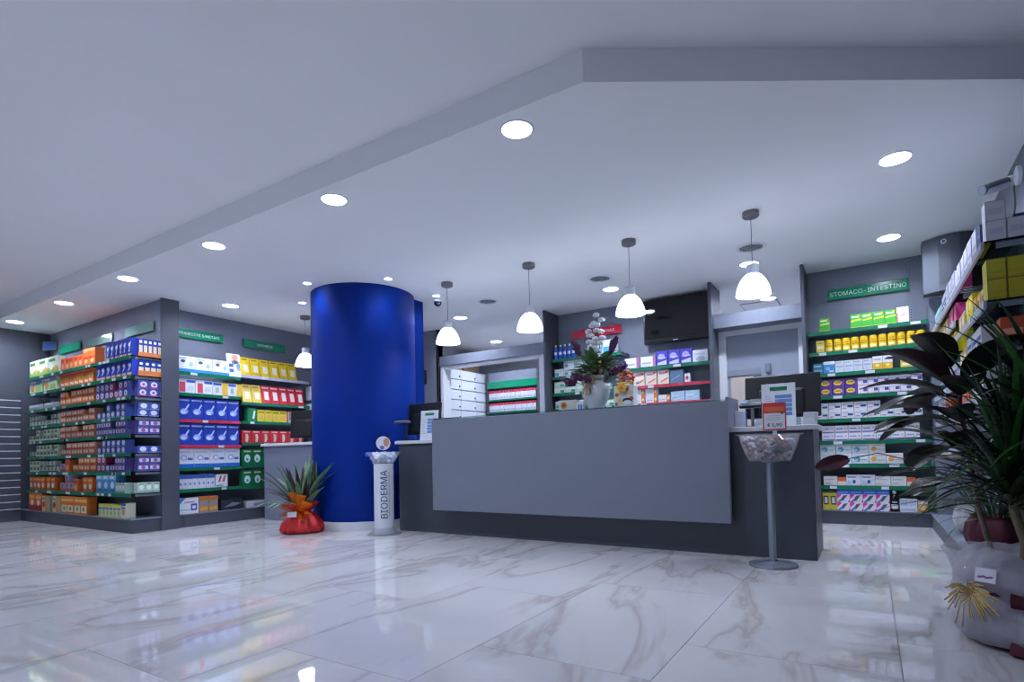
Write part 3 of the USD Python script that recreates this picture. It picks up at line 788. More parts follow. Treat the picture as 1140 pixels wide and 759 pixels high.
product('greenw', 'knee_support_carton', 'dark green carton with white joint picture', 0.135, 0.08, 0.20, '#0f6a40', [('c', .5, .42, .3, .26, '#cfdfe4'), ('c', .5, .36, .12, .1, '#4f86a8'), ('r', .15, .82, .85, .92, '#c6d8a8')])
product('pinkroll', 'bandage_roll', 'pink bandage roll on the side counter', 0.10, 0.10, 0.07, '#c88a98', (), cat='bandage', shape='tin')
product('whitebox', 'medicine_carton', 'plain white medicine carton', 0.14, 0.10, 0.10, '#d6dae6', [('r', .1, .3, .9, .45, '#9aa4c2'), ('r', .1, .7, .5, .8, '#6e83b8')])
SA, OR, EN = 'APPARECCHI SANITARI bay', 'ORTOPEDIA bay', 'shelves beside blue column'
SZ1 = [1.82, 1.57, 1.26, 0.957, 0.69, 0.44]
SZ2 = [1.86, 1.51, 1.265, 0.985, 0.70, 0.43]
t = thing('shelf_plinth', 'low dark grey plinth under the sanitary and orthopaedic bays', 'plinth', (-6.91, 4.60, 0))
bx('kickboard', (-0.155, -1.17, 0, 0.165, 1.78, 0.14), DARK, t, 0.002)
bx('deck', (-0.158, -1.17, 0.14, 0.170, 1.78, 0.15), GREY, t)
for k, z in enumerate(SZ1):
    red_ = k in (2, 3)
    shelf('SIDE', 3.435, 4.215, z, ROWN[k], SA, rail=RAILRED if red_ else RAIL, railname='red' if red_ else 'green', tags=1)
for k, z in enumerate(SZ2):
    shelf('SIDE', 4.225, 5.26, z, ROWN[k], OR, rail=RAILGREY if k == 0 else RAIL, railname='pale' if k == 0 else 'green', tags=1)
for k, z in enumerate([1.60, 1.35, 1.10]):
    shelf('SIDE', 5.27, 6.30, z, ROWN[k], EN, tags=1)
S = lambda bay, zs, r, s, items: fill('SIDE', bay, ROWN[r], zs[r], s, items, 'grey post')
A1, A2 = SZ1 + [0, 0, 0.1505], SZ2 + [0, 0, 0.1505]
S(SA, A1, 0, 3.445, [('tens', 3, 1, .004), ('leaflet', 1, 1, .01)])
S(SA, A1, 1, 3.45, [('thermR', 2, 1, .006), ('thermY', 2, 1, .008)][:1] + [('thermY', 1, 1, .006), ('thermY', 1, 1, .006)])
S(SA, A1, 2, 3.442, [('incont', 5, 1, .004)])
S(SA, A1, 3, 3.442, [('incont', 5, 1, .004)])
S(SA, A1, 4, 3.442, [('white4', 4, 1, .003)])
S(SA, A1, 5, 3.45, [('bott', 8, 1, .002), .01, ('redw', 1, 1, .01)])
S(SA, A1, 8, 3.45, [('babyc', 1, 1, .006), ('nuts', 2, 1, .004), .03, ('clearbag', 1, 1, .04), ('whiteflat', 1, 1, .01)])
S(OR, A2, 0, 4.24, [('yel', 6, 1, .012)])
S(OR, A2, 1, 4.26, [('yel', 2, 1, .008), ('red', 5, 1, .008)])
S(OR, A2, 2, 4.32, [('greens', 1, 1, .006), ('yels', 4, 1, .006), ('mixthin', 4, 1, .006)])
S(OR, A2, 3, 4.24, [('redleg', 7, 1, .006)])
S(OR, A2, 4, 4.24, [('greenw', 3, 1, .006)])
S(OR, A2, 5, 4.24, [('greenw', 3, 1, .006)])
S(OR, A2, 8, 4.66, [('greens', 2, 1, .006)])
for k in range(3):
    fill('SIDE', EN, ROWN[k], [1.60, 1.35, 1.10][k], 5.29, [('whitebox', 3, 2 if k < 2 else 1, .01)], 'grey post')

# ---- middle bays behind the counter
product('bluebot', 'spray_bottle', 'white capped blue spray bottle', 0.052, 0.05, 0.19, '#2c55b8', [('r', .1, .3, .9, .5, '#cdd6ee')], cat='bottle', shape='bottle')
product('aqua', 'wipes_pack', 'large light blue wipes pack', 0.16, 0.12, 0.17, '#ccdcea', [('r', .05, .08, .95, .5, '#4aa3d6'), ('c', .3, .7, .2, .14, '#e4ecf2')], cat='pack')
product('whitea', 'medicine_carton', 'white carton with teal stripe', 0.13, 0.09, 0.10, '#d3d9df', [('r', .08, .15, .45, .5, '#4e9aa0'), ('r', .1, .65, .9, .75, '#a8b2c0')])
product('greenp', 'medicine_carton', 'pale green carton', 0.15, 0.09, 0.075, '#bfd2c0', [('r', .05, .55, .95, .8, '#e0e5de'), ('r', .6, .1, .95, .5, '#3c9a7c')])
product('pinkw', 'medicine_carton', 'white carton with pink end', 0.18, 0.1, 0.125, '#dcdbe2', [('r', .82, 0, 1, 1, '#b06aa4'), ('r', .1, .3, .7, .45, '#b3a8ba')])
product('violet', 'wash_carton', 'violet blue toiletry carton', 0.135, 0.09, 0.17, '#4a46b4', [('c', .45, .62, .3, .2, '#a9a8dc'), ('d', [(.1, .05), (.9, .05), (.9, .35), (.1, .2)], '#cdd0e8'), ('r', .15, .48, .85, .55, '#e0c8d8')])
product('whitel', 'gauze_carton', 'long white gauze carton', 0.17, 0.10, 0.135, '#d8dbe6', [('c', .5, .24, .3, .22, '#aab4cf'), ('r', .1, .6, .8, .72, '#b4bbd2')])
product('creamb', 'lotion_carton', 'cream carton with orange sweep', 0.135, 0.09, 0.165, '#ddd3cb', [('d', [(.2, .1), (.9, .35), (.95, .5), (.3, .25)], '#d9803c'), ('r', .12, .72, .7, .82, '#c0606a'), ('c', .8, .84, .1, .08, '#c23a4a')])
product('bluegrey', 'lotion_carton', 'slate blue carton', 0.155, 0.09, 0.155, '#5a7694', [('d', [(.1, .2), (.7, .5), (.75, .6), (.15, .3)], '#8fa6be')])
product('smallred', 'drops_carton', 'small white carton with red spot', 0.06, 0.05, 0.10, '#dadbe2', [('c', .5, .5, .3, .22, '#c23a4a')])
product('orw', 'drops_carton', 'white carton with orange end', 0.14, 0.09, 0.085, '#d8d8de', [('r', .72, 0, 1, 1, '#d27a36'), ('c', .86, .5, .09, .2, '#efd9b4'), ('r', .1, .3, .6, .4, '#a3a8c0')])
product('skyb', 'mask_carton', 'pale sky blue carton', 0.16, 0.09, 0.115, '#a9c3dc', [('r', .06, .5, .6, .6, '#e0e8f0'), ('d', [(.1, .08), (.9, .3), (.9, .4), (.1, .15)], '#d3e0ee')])
MB1, MB2 = 'bay behind flower vase', 'bay under television'
MZ1 = [1.985, 1.755, 1.54, 1.335]
MZ2 = [1.765, 1.545, 1.335]
for k, z in enumerate(MZ1):
    shelf('MID', -3.465, -2.50, z, ROWN[k], MB1, tags=1)
for k, z in enumerate(MZ2):
    shelf('MID', -2.49, -1.455, z, ROWN[k], MB2, rail=RAIL if k == 0 else RAILRED, railname='green' if k == 0 else 'red', tags=1)
Mf = lambda bay, zs, r, s, items: fill('MID', bay, ROWN[r], zs[r], s, items, 'back-room opening')
Mf(MB1, MZ1, 0, -3.45, [('bluebot', 5, 1, .012), .20, ('aqua', 2, 1, .01)])
Mf(MB1, MZ1, 1, -3.44, [('whitea', 4, 2, .006, (0,)), ('pinkw', 1, 1, .01)])
Mf(MB1, MZ1, 2, -3.45, [('greenp', 5, 2, .006, (1, 4))])
Mf(MB1, MZ1, 3, -3.44, [('whitea', 3, 1, .006), .1, ('greenp', 2, 1, .006)])
Mf(MB2, MZ2, 0, -2.475, [('pinkw', 1, 1, .02), ('pinkw', 1, 1, .01), ('violet', 3, 1, .006), ('whitel', 1, 1, .006)])
Mf(MB2, MZ2, 1, -2.37, [('creamb', 3, 1, .012), ('bluegrey', 1, 1, .012), ('smallred', 1, 1, .01)])
Mf(MB2, MZ2, 2, -2.38, [('orw', 2, 2, .012), ('orw', 1, 1, .012), ('skyb', 2, 1, .006)])
sign('MID', -3.28, -2.59, 2.265, 2.375, SIGNR, 'STAGIONALI', 'red sign strip lettered in white behind the cotton flowers', 0.225, th=0.03, off=0.12)

t = thing('television', 'black wall television hanging above the shelves behind the counter', 'television', (-1.885, 6.66, 2.055))
bx('screen_body', (-0.385, -0.02, 0.0, 0.385, 0.03, 0.535), BLACK, t, 0.006)
bx('screen', (-0.370, -0.0215, 0.055, 0.370, -0.0195, 0.522), SCREEN, t)
bx('speaker_bar', (-0.36, -0.024, 0.008, 0.36, -0.019, 0.04), M('#15161c', 0.18, name='tv_bezel'), t)
bx('badge', (-0.03, -0.026, 0.016, 0.03, -0.024, 0.026), M('#c9ccd6', 0.3, name='badge_silver'), t)
bx('wall_bracket', (-0.15, 0.03, 0.15, 0.15, 0.088, 0.40), SATIN, t)

# ---- stomach remedies bay
product('greenl', 'tablet_carton', 'bright green and yellow tablet carton', 0.092, 0.06, 0.135, '#3fa83c', [('d', [(.05, .45), (.95, .52), (.95, .66), (.05, .56)], '#d9dc4a'), ('r', .1, .74, .8, .86, '#d6e6c4'), ('r', 0, 0, 1, .07, '#d8c63c'), ('c', .76, .86, .12, .08, '#e0a93c')])
product('pinkc', 'tablet_carton', 'white carton with pale red edge', 0.095, 0.06, 0.15, '#e2dcdf', [('r', 0, 0, .12, .6, '#d98a80'), ('d', [(.3, .35), (.75, .5), (.75, .62), (.3, .5)], '#c3a9b2'), ('r', .3, .78, .85, .84, '#c4b4bd')])
product('ytin', 'powder_tin', 'yellow powder tin', 0.070, 0.07, 0.125, '#e6bd1c', [('r', .1, .45, .9, .52, '#9a7a18'), ('r', .14, .1, .86, .3, '#efe0a8'), ('r', .2, .62, .8, .7, '#c49a1c')], cat='tin', shape='tin')
product('ybox', 'powder_carton', 'pale yellow square powder carton', 0.072, 0.07, 0.12, '#d8c55a', [('r', .12, .3, .88, .55, '#e8e0a8'), ('r', .1, .75, .9, .85, '#a8892c')])
product('teal', 'tablet_carton', 'teal blue tablet carton', 0.088, 0.06, 0.105, '#2f7a98', [('r', .1, .2, .9, .4, '#79b4c6'), ('r', .1, .7, .8, .82, '#bcd9e2')])
product('bluew', 'tablet_carton', 'white topped blue tablet carton', 0.10, 0.06, 0.12, '#3f86c4', [('r', 0, .74, 1, 1, '#e0e6ef'), ('c', .4, .4, .2, .16, '#7db4e0'), ('r', .5, .1, .9, .22, '#cfe0f0')])
product('silver', 'sachet_carton', 'silvery white sachet carton', 0.076, 0.06, 0.115, '#c6cbd8', [('r', .12, .45, .88, .58, '#9ba5bf'), ('c', .35, .25, .15, .1, '#aebfd8'), ('r', .1, .8, .7, .88, '#8c99b8')])
product('whyel', 'sachet_carton', 'white carton with yellow lower half', 0.08, 0.06, 0.13, '#dcdce2', [('r', 0, 0, 1, .48, '#dda92c'), ('c', .5, .3, .2, .12, '#ecd48a'), ('r', .15, .7, .85, .8, '#a8a8c0')])
product('yelw', 'sachet_carton', 'wide yellow and white carton', 0.14, 0.06, 0.062, '#dcbc4a', [('r', .1, .3, .75, .62, '#ece4c8'), ('r', 0, .82, 1, 1, '#c8a83c')])
product('purpley', 'laxative_carton', 'purple carton with yellow oval', 0.105, 0.07, 0.082, '#55348c', [('c', .46, .52, .36, .3, '#e0c43c'), ('r', .24, .46, .7, .6, '#8a6a3c'), ('r', .88, .1, .97, .9, '#7d4ab0')])
product('whitepu', 'antacid_carton', 'white carton with violet block', 0.083, 0.07, 0.08, '#dcdbe6', [('r', .55, .3, .95, .68, '#5a4a9c'), ('r', .08, .62, .5, .74, '#b3a9c6'), ('r', 0, 0, 1, .12, '#c9a9b9')])
product('whitegr', 'antacid_carton', 'white carton with navy block', 0.106, 0.07, 0.08, '#d5d8e2', [('r', .5, .35, .92, .6, '#384880'), ('r', .08, .2, .4, .3, '#c06a84'), ('r', .08, .7, .6, .78, '#9aa4c2')])
product('whiteli', 'antacid_carton', 'white carton with violet underline', 0.112, 0.07, 0.075, '#dddde8', [('r', .04, .06, .96, .2, '#6a55a6'), ('r', .1, .5, .6, .66, '#8fa0c8'), ('c', .82, .6, .08, .14, '#d9a9b4')])
product('blgr', 'enema_carton', 'white carton with blue green oval', 0.135, 0.07, 0.10, '#d3dbe2', [('c', .3, .42, .2, .24, '#4f8cc0'), ('r', .55, .35, .92, .44, '#8ab0a8'), ('c', .24, .34, .1, .12, '#a9d0c0'), ('r', .1, .78, .9, .86, '#b5bfd0')])
product('blor', 'enema_carton', 'white carton with orange oval', 0.135, 0.07, 0.10, '#dad9da', [('c', .3, .45, .18, .22, '#d9a24a'), ('r', .5, .3, .92, .4, '#a8b0c8'), ('r', .1, .78, .9, .86, '#c5b8c0')])
product('drop', 'syrup_carton', 'white carton with blue drop', 0.12, 0.07, 0.105, '#d6dae6', [('c', .55, .36, .12, .18, '#3c62b4'), ('r', .1, .72, .7, .84, '#7f8fc0'), ('r', .1, .12, .35, .5, '#b4c0d8')])
product('plainw', 'syrup_carton', 'plain white syrup carton', 0.12, 0.07, 0.09, '#d9d8dc', [('r', .1, .6, .8, .72, '#b5b4c2'), ('r', .1, .2, .5, .3, '#d0a8a0')])
product('greeni', 'syrup_carton', 'bright green low carton', 0.13, 0.07, 0.075, '#2ca84a', [('r', .1, .4, .9, .6, '#8fd29a')])
product('oranget', 'syrup_carton', 'orange topped carton', 0.07, 0.07, 0.08, '#d5663a', [('r', 0, 0, 1, .5, '#dcd4d2')])
product('yblack', 'strip_carton', 'yellow and black narrow carton', 0.062, 0.07, 0.19, '#c5b83a', [('r', .15, .28, .85, .74, '#3a3c4a'), ('r', .3, .36, .7, .66, '#c8cbd6'), ('r', 0, .9, 1, 1, '#2c2d34')])
product('pinkd', 'test_carton', 'pink-striped white carton', 0.108, 0.07, 0.080, '#dedee8', [('d', [(0, .42), (0, .98), (.34, 1), (.30, .8)], '#ea2f9c'), ('d', [(.18, .12), (.5, .22), (.84, .9), (.5, .82)], '#5a5468'), ('d', [(0, 0), (.2, 0), (.45, .4), (.3, .4)], '#3a6cc0'), ('d', [(.85, 0), (1, 0), (1, .4)], '#e0389a')])
product('bluet', 'test_carton', 'low blue carton', 0.108, 0.07, 0.044, '#2a66d0', [('r', .1, .3, .9, .6, '#6a94d6')])
product('darkb', 'syrup_bottle', 'black syrup bottle with white label', 0.066, 0.07, 0.20, '#14151a', [('r', .08, .14, .92, .36, '#c9cbd4'), ('r', .2, .42, .8, .5, '#a8a9b4')], cat='bottle', shape='bottle')
product('whsq', 'sachet_carton', 'white square sachet carton', 0.135, 0.08, 0.125, '#cfd4e2', [('r', .06, .5, .46, .9, '#a9b4d0'), ('r', .54, .5, .94, .9, '#b9c2da'), ('r', .1, .15, .9, .25, '#9aa8cc')])
product('orsq', 'sachet_carton', 'orange and cream carton', 0.075, 0.07, 0.11, '#d3a05a', [('c', .5, .42, .3, .22, '#e6c890'), ('r', 0, .76, 1, 1, '#d8dae2'), ('r', .1, .05, .9, .15, '#b5632c')])
FB = 'stomach remedies bay'
FZ = [1.94, 1.729, 1.512, 1.284, 1.05, 0.829, 0.598, 0.384]
for k, z in enumerate(FZ):
    shelf('FAR', -0.492, 0.505, z, ROWN[k], FB, tags=2)
t = thing('shelf_plinth', 'low dark grey plinth under the stomach remedies bay', 'plinth', (0.005, 6.50, 0))
bx('kickboard', (-0.50, 0.015, 0, 0.50, 0.245, 0.126), DARK, t, 0.002)
bx('deck', (-0.50, 0.0, 0.126, 0.50, 0.248, 0.136), GREY, t)
Ff = lambda r, s, items: fill('FAR', FB, ROWN[r], (FZ + [0.1365])[r], s, items, 'door side')
Ff(0, -0.385, [('greenl', 1, 1, .18), ('greenl', 4, 1, .003), ('pinkc', 1, 1, .01)])
Ff(1, -0.42, [('ybox', 1, 1, .005), ('ytin', 11, 1, .0055)])
Ff(2, -0.455, [('teal', 1, 1, .004), ('bluew', 1, 1, .004), ('silver', 4, 1, .003), ('whyel', 2, 1, .003), .06, ('yelw', 1, 2, .004), ('yelw', 1, 1, .004)])
Ff(3, -0.40, [('purpley', 3, 2, .004), ('whitepu', 6, 2, .004)])
Ff(4, -0.44, [('whitegr', 8, 2, .004, (5,))])
Ff(5, -0.40, [('whiteli', 7, 2, .004)])
Ff(6, -0.42, [('blgr', 3, 2, .004), ('blor', 2, 2, .004, (1,))])
Ff(7, -0.40, [('plainw', 1, 1, .004), ('oranget', 1, 1, .004), ('drop', 2, 1, .003), ('plainw', 2, 1, .004), ('oranget', 1, 1, .01), ('greeni', 1, 1, .004)])
Ff(8, -0.415, [('yblack', 2, 1, .002), ('pinkd', 4, 2, .002)])
for k in range(4):
    s = -0.415 + 2 * .064 + k * .110 + 0.054
    put('bluet', s, 6.512, 0.1365 + 2 * 0.0806 + 0.0008, 0, (FB, 'plinth shelf top layer', 0, 1, 'door side'))
Ff(8, 0.157, [('darkb', 1, 1, .006), ('whsq', 1, 1, .004), ('orsq', 1, 1, .003)])
sign('FAR', -0.312, 0.385, 2.295, 2.405, SIGNG, 'STOMACO-INTESTINO', 'glossy green sign lettered STOMACO-INTESTINO over the stomach remedies bay', 0.222, th=0.042)
for q in (-0.325, 0.395):
    t = thing('slotted_standard', f'slotted shelf standard on the {"door" if q < 0 else "plant"} side of the STOMACO-INTESTINO sign', 'shelf standard', (q, 6.742, 1.95))
    bx('channel', (-0.006, 0, 0, 0.006, 0.007, 0.64), SATIN, t)
    g = MB()
    for k in range(24):
        g.box(-0.0035, -0.001, 0.012 + k * 0.026, 0.0035, 0.0005, 0.026 + k * 0.026)
    obj('slots', g, M('#23262e', 0.6, name='slot_dark'), t)

# ---- right-hand wall shelves
product('wht', 'cream_carton', 'tall white carton with violet edge', 0.15, 0.09, 0.165, '#dcdde8', [('r', .9, 0, 1, 1, '#6a4fae'), ('r', .1, .4, .7, .5, '#b8b9cc')])
product('whts', 'cream_carton', 'small white carton', 0.075, 0.09, 0.095, '#d6d5de', [('r', 0, 0, .03, 1, '#a3a2b0'), ('r', .97, 0, 1, 1, '#a3a2b0'), ('r', 0, .96, 1, 1, '#b0aebb'), ('r', .15, .3, .85, .6, '#c3c2d0')])
product('navy', 'cream_carton', 'dark blue carton', 0.10, 0.09, 0.14, '#1f2f63', [('r', .1, .6, .9, .7, '#7f8fc0')])
product('redtop', 'cream_carton', 'white carton with red top', 0.075, 0.09, 0.12, '#c9c6cf', [('r', 0, .86, 1, 1, '#b5434a')])
product('yline', 'cotton_carton', 'yellow green carton', 0.072, 0.12, 0.098, '#b9ae20', [('r', 0, 0, .035, 1, '#6f6a18'), ('r', .965, 0, 1, 1, '#6f6a18'), ('r', 0, .96, 1, 1, '#6f6a18'), ('r', .06, .08, .94, .1, '#8f8a1c'), ('r', .12, .3, .88, .34, '#a8a024')])
product('yfront', 'cotton_carton', 'orange and yellow printed carton', 0.12, 0.05, 0.098, '#d8b54a', [('r', .5, .1, .95, .9, '#cf7a4a'), ('c', .3, .5, .15, .2, '#3c5cae')])
product('pinkr', 'gauze_pack', 'bright pink carton', 0.13, 0.09, 0.13, '#d83c8a', [('r', .1, .2, .6, .6, '#e88ab8'), ('r', .8, 0, 1, 1, '#b82c4a')])
product('mixo', 'gauze_pack', 'peach printed carton', 0.14, 0.09, 0.11, '#d6a880', [('c', .4, .5, .2, .25, '#e6dccb'), ('r', .75, .1, .95, .9, '#8fae5c')])
product('ygold', 'gauze_pack', 'golden yellow carton', 0.13, 0.09, 0.15, '#d8c426', [('r', .1, .5, .5, .8, '#ece6b0')])
product('bluel', 'plaster_carton', 'white plaster carton with blue lettering bars', 0.16, 0.09, 0.15, '#cfd4e2', [('r', .1, .55, .9, .7, '#2c4aa4'), ('r', 0, 0, 1, .3, '#3f74cc'), ('r', .2, .36, .8, .46, '#384050')])
product('redc', 'plaster_carton', 'red orange carton', 0.09, 0.09, 0.14, '#c8502e', [('r', .1, .4, .9, .6, '#e0a080')])
product('aquas', 'plaster_carton', 'pale aqua carton', 0.12, 0.09, 0.12, '#a8c6d2', [('r', .1, .5, .9, .66, '#4f94b4')])
RN, RF = 'near shelves behind plants', 'far shelves behind plants'
RZ1 = [1.748, 1.463, 1.24, 1.02, 0.80]
RZ2 = [1.748, 1.575, 1.375, 1.17, 0.96, 0.75]
for k, z in enumerate(RZ1):
    shelf('RIGHT', -4.60, -3.50, z, ROWN[k], RN, rail=RAILGREY, railname='pale', tags=1)
for k, z in enumerate(RZ2):
    shelf('RIGHT', -6.05, -4.61, z, ROWN[k], RF, rail=RAILGREY, railname='pale', tags=1)
t = thing('shelf_plinth', 'low grey plinth under the wall shelves behind the plants', 'plinth', (0.665, 4.95, 0))
bx('kickboard', (-0.195, -1.45, 0, 0.205, 1.48, 0.125), DARK, t, 0.002)
bx('deck', (-0.205, -1.45, 0.125, 0.205, 1.48, 0.135), GREY, t)
Rf = lambda bay, zs, r, s, items: fill('RIGHT', bay, ROWN[r], zs[r], s, items, 'far corner')
Rf(RF, RZ2, 0, -6.0, [('aquas', 4, 1, .01), ('bluel', 2, 1, .01), ('wht', 3, 1, .01)])
Rf(RF, RZ2, 1, -6.0, [('ygold', 1, 1, .01), ('mixo', 5, 1, .01), ('pinkr', 3, 1, .01)])
Rf(RF, RZ2, 2, -6.0, [('mixo', 3, 1, .01), ('aquas', 2, 1, .01), ('ygold', 4, 1, .01)])
Rf(RF, RZ2, 3, -6.0, [('whts', 4, 1, .01), ('aquas', 3, 1, .01), ('bluel', 3, 1, .01)])
Rf(RF, RZ2, 4, -6.0, [('whts', 6, 2, .01), ('redc', 3, 1, .01)])
Rf(RN, RZ1, 0, -4.58, [('wht', 5, 1, .01), ('navy', 1, 1, .006)])
Rf(RN, RZ1, 1, -4.58, [('mixo', 2, 1, .01), ('ygold', 2, 1, .01), ('yfront', 3, 1, .01)])
Rf(RN, RZ1, 2, -4.58, [('mixo', 2, 1, .01), ('bluel', 3, 1, .01)])
Rf(RN, RZ1, 3, -4.58, [('redc', 4, 1, .01), ('whts', 5, 2, .01)])


def near_end(key, z, x0, n, pitch, row, layers=1):
    for l in range(layers):
        for k in range(n):
            put(key, x0 + protos[key]['w'] / 2 + k * pitch, 3.507, z + 0.0004 + l * (protos[key]['h'] + .0006), 0, (RN, row + ' end', l, layers, 'front edge'))


near_end('whts', RZ1[0], 0.512, 3, 0.078, 'top shelf')
put('whts', 0.5495, 3.507, RZ1[0] + 0.0964, 0, (RN, 'upper layer of top shelf end', 0, 1, 'shelf front edge'))
put('redtop', 0.795, 3.507, RZ1[0] + 0.0004, 0, (RN, 'top shelf end', 0, 1, 'shelf front edge'))
put('navy', 0.68, 3.61, RZ1[0] + 0.0004, 0, (RN, 'top shelf end', 0, 1, 'shelf front edge'))
near_end('yline', RZ1[1], 0.508, 4, 0.0745, 'second shelf', 2)
put('redc', 0.60, 3.55, RZ1[2] + 0.0004, 0, (RN, 'third shelf end', 0, 1, 'shelf front edge'))
put('redc', 0.70, 3.55, RZ1[2] + 0.0004, 0, (RN, 'third shelf end', 0, 1, 'shelf front edge'))
put('whts', 0.80, 3.55, RZ1[2] + 0.0004, 0, (RN, 'third shelf end', 0, 1, 'shelf front edge'))

# ---- back room seen through the opening
t = thing('drawer_cabinet', 'tall white medicine drawer cabinet seen through the back-room opening', 'drawer cabinet', (-6.15, 7.55, 0))
bx('carcass', (-0.35, -0.86, 0, 0.355, 0.86, 2.20), M('#8f97a8', 0.5, name='drawer_gap_grey'), t)
DW = M('#d3d8e4', 0.35, name='white_drawer')
for r in range(11):
    for c in range(4):
        z = 2.19 - (r + 1) * 0.170
        y = -0.86 + c * 0.43
        o = bx('drawer', (0.355, y + 0.002, z + 0.012, 0.380, y + 0.428, z + 0.168), DW, t, 0.003)
        bx('handle', (0.380, y + 0.375, z + 0.055, 0.392, y + 0.40, z + 0.075), M('#3c4252', 0.4, name='drawer_handle'), o)
for k, (y, l, h, c) in enumerate([(7.12, 0.30, 0.20, '#8a7563'), (7.50, 0.38, 0.22, '#9a7c5e'), (7.98, 0.46, 0.27, '#7d6450')]):
    t = thing('cardboard_box', ['smallest brown cardboard box on top of the drawer cabinet', 'middle brown cardboard box on top of the drawer cabinet', 'tall dark brown cardboard box on the drawer cabinet'][k], 'cardboard box', (-6.05, y, 2.2004))
    bx('body', (-0.2, -l / 2, 0, 0.2, l / 2, h), M(c, 0.75), t, 0.003)
    bx('flap', (-0.2, -l / 2, h, -0.002, l / 2, h + 0.005), M(c, 0.75), t)
    bx('flap', (0.002, -l / 2, h, 0.2, l / 2, h + 0.005), M(c, 0.75), t)
    bx('tape', (-0.02, -l / 2 - 0.001, h + 0.005, 0.02, l / 2 + 0.001, h + 0.0065), M('#b59b78', 0.3, name='parcel_tape'), t)
bx2 = thing('back_room_cabinet', 'grey tall shelf cabinet with green header in the back room', 'shelf cabinet', (-5.19, 8.2, 0))
bx('side_panel', (-0.515, 0, 0, -0.485, 0.40, 2.20), DARK, bx2)
bx('side_panel', (0.515, 0, 0, 0.545, 0.40, 2.20), DARK, bx2)
bx('back_panel', (-0.485, 0.37, 0, 0.515, 0.40, 2.20), DARK, bx2)
bx('header', (-0.485, -0.004, 1.915, 0.515, 0.03, 2.035), SIGNG, bx2, label='green header board')
for z in (1.72, 1.505, 1.29):
    bx('shelf_board', (-0.485, 0, z - 0.03, 0.515, 0.37, z), RAIL, bx2, label='green edged shelf board')
bx('upper_filler', (-0.485, 0.02, 2.035, 0.515, 0.05, 2.20), GREY, bx2)
product('redwh', 'syrup_carton', 'slim white carton with red top', 0.056, 0.06, 0.155, '#d2d4e0', [('r', 0, .72, 1, 1, '#b8324a'), ('r', .15, .08, .85, .3, '#a8acc4')])
product('blueb', 'syrup_carton', 'slim bright blue carton', 0.058, 0.06, 0.13, '#2f6cc8', [('r', 0, .0, 1, .3, '#78a4e0'), ('r', .2, .5, .8, .7, '#b4cdf0')])
BR = 'back-room cabinet'
fill('BACK', BR, 'top shelf', 1.72, -5.66, [('redwh', 16, 1, .004)], 'drawer cabinet')
fill('BACK', BR, 'second shelf', 1.505, -5.66, [('redwh', 16, 1, .004)], 'drawer cabinet')
fill('BACK', BR, 'third shelf', 1.29, -5.66, [('blueb', 15, 1, .004)], 'drawer cabinet')
t = thing('intercom_handset', 'small black handset on the grey wall beside the blue column', 'handset', (-5.555, 6.398, 1.83))
bx('cradle', (-0.03, -0.02, 0, 0.03, 0, 0.21), BLACK, t, 0.006)
bx('receiver', (-0.022, -0.05, 0.01, 0.022, -0.02, 0.20), M('#15171d', 0.35, name='handset_black'), t, 0.01)

# ---- final labels of the goods
seq, tot = {}, {}
for o, desc, info in records:
    k = (desc, info)
    tot[k] = tot.get(k, 0) + 1
PLACE = {}
for o, desc, (bay, row, l, layers, anchor) in records:
    k = (desc, (bay, row, l, layers, anchor))
    seq[k] = seq.get(k, 0) + 1
    n = tot[k]
    lay = '' if layers == 1 else ('lower ' if l == 0 else 'upper ')
    where = f'{lay}{row}, {bay}'
    nth = '' if n == 1 else (ORD[seq[k] - 1] + ' ')
    lab = f'{nth}{desc} from {anchor}, {where}' if n > 1 else f'{desc} on {where}'
    if len(lab.split()) > 16:
        lab = lab.replace(' behind plants', '')
    if len(lab.split()) > 16:
        lab = lab.replace(' and white ', ' ')
    if len(lab.split()) > 16:
        print('LONG', lab)
    tag(o, lab, None, f'{desc}s, {bay}'[:80])

# ------------------------------------------------------------------ things on the wall and ceiling at the right and left
t = thing('bullet_camera', 'white bullet security camera on an arm high on the plant-side wall', 'security camera', (0.87, 4.72, 2.47))
obj('wall_plate', MB().lathe([(0.0005, 0), (0.06, 0), (0.06, 0.02), (0.03, 0.03), (0.0005, 0.03)], n=28).move(rotm([0, 1, 0], -PI / 2)), WHITE, t, smooth=30)
obj('arm', MB().tube([(-0.02, 0, 0), (-0.07, 0, -0.005), (-0.10, -0.01, -0.03)], 0.012, 10), WHITE, t, smooth=True)
dirv = np.array([-0.80, -0.50, -0.32]); dirv /= np.linalg.norm(dirv)
c0 = np.array([-0.06, 0.0, -0.035])
obj('barrel', MB().tube([c0, c0 + dirv * 0.02, c0 + dirv * 0.145, c0 + dirv * 0.16], [0.024, 0.029, 0.029, 0.027], 24), M('#c3c8d4', 0.3, name='camera_shell'), t, smooth=35)
obj('lens', MB().tube([c0 + dirv * 0.156, c0 + dirv * 0.163], 0.021, 24), M('#0a0b10', 0.08, name='lens_black'), t)
obj('sun_shield', MB().tube([c0 + dirv * 0.01 + [0, 0, 0.011], c0 + dirv * 0.18 + [0, 0, 0.012]], 0.030, 24), M('#5d6370', 0.35, name='shield_grey'), t, smooth=35)
obj('cable', MB().tube([(-0.012, 0.12, -0.02), (-0.010, 0.12, -0.14), (-0.009, 0.20, -0.22)], 0.005, 8), M('#4a4d58', 0.5, name='cable_grey'), t)

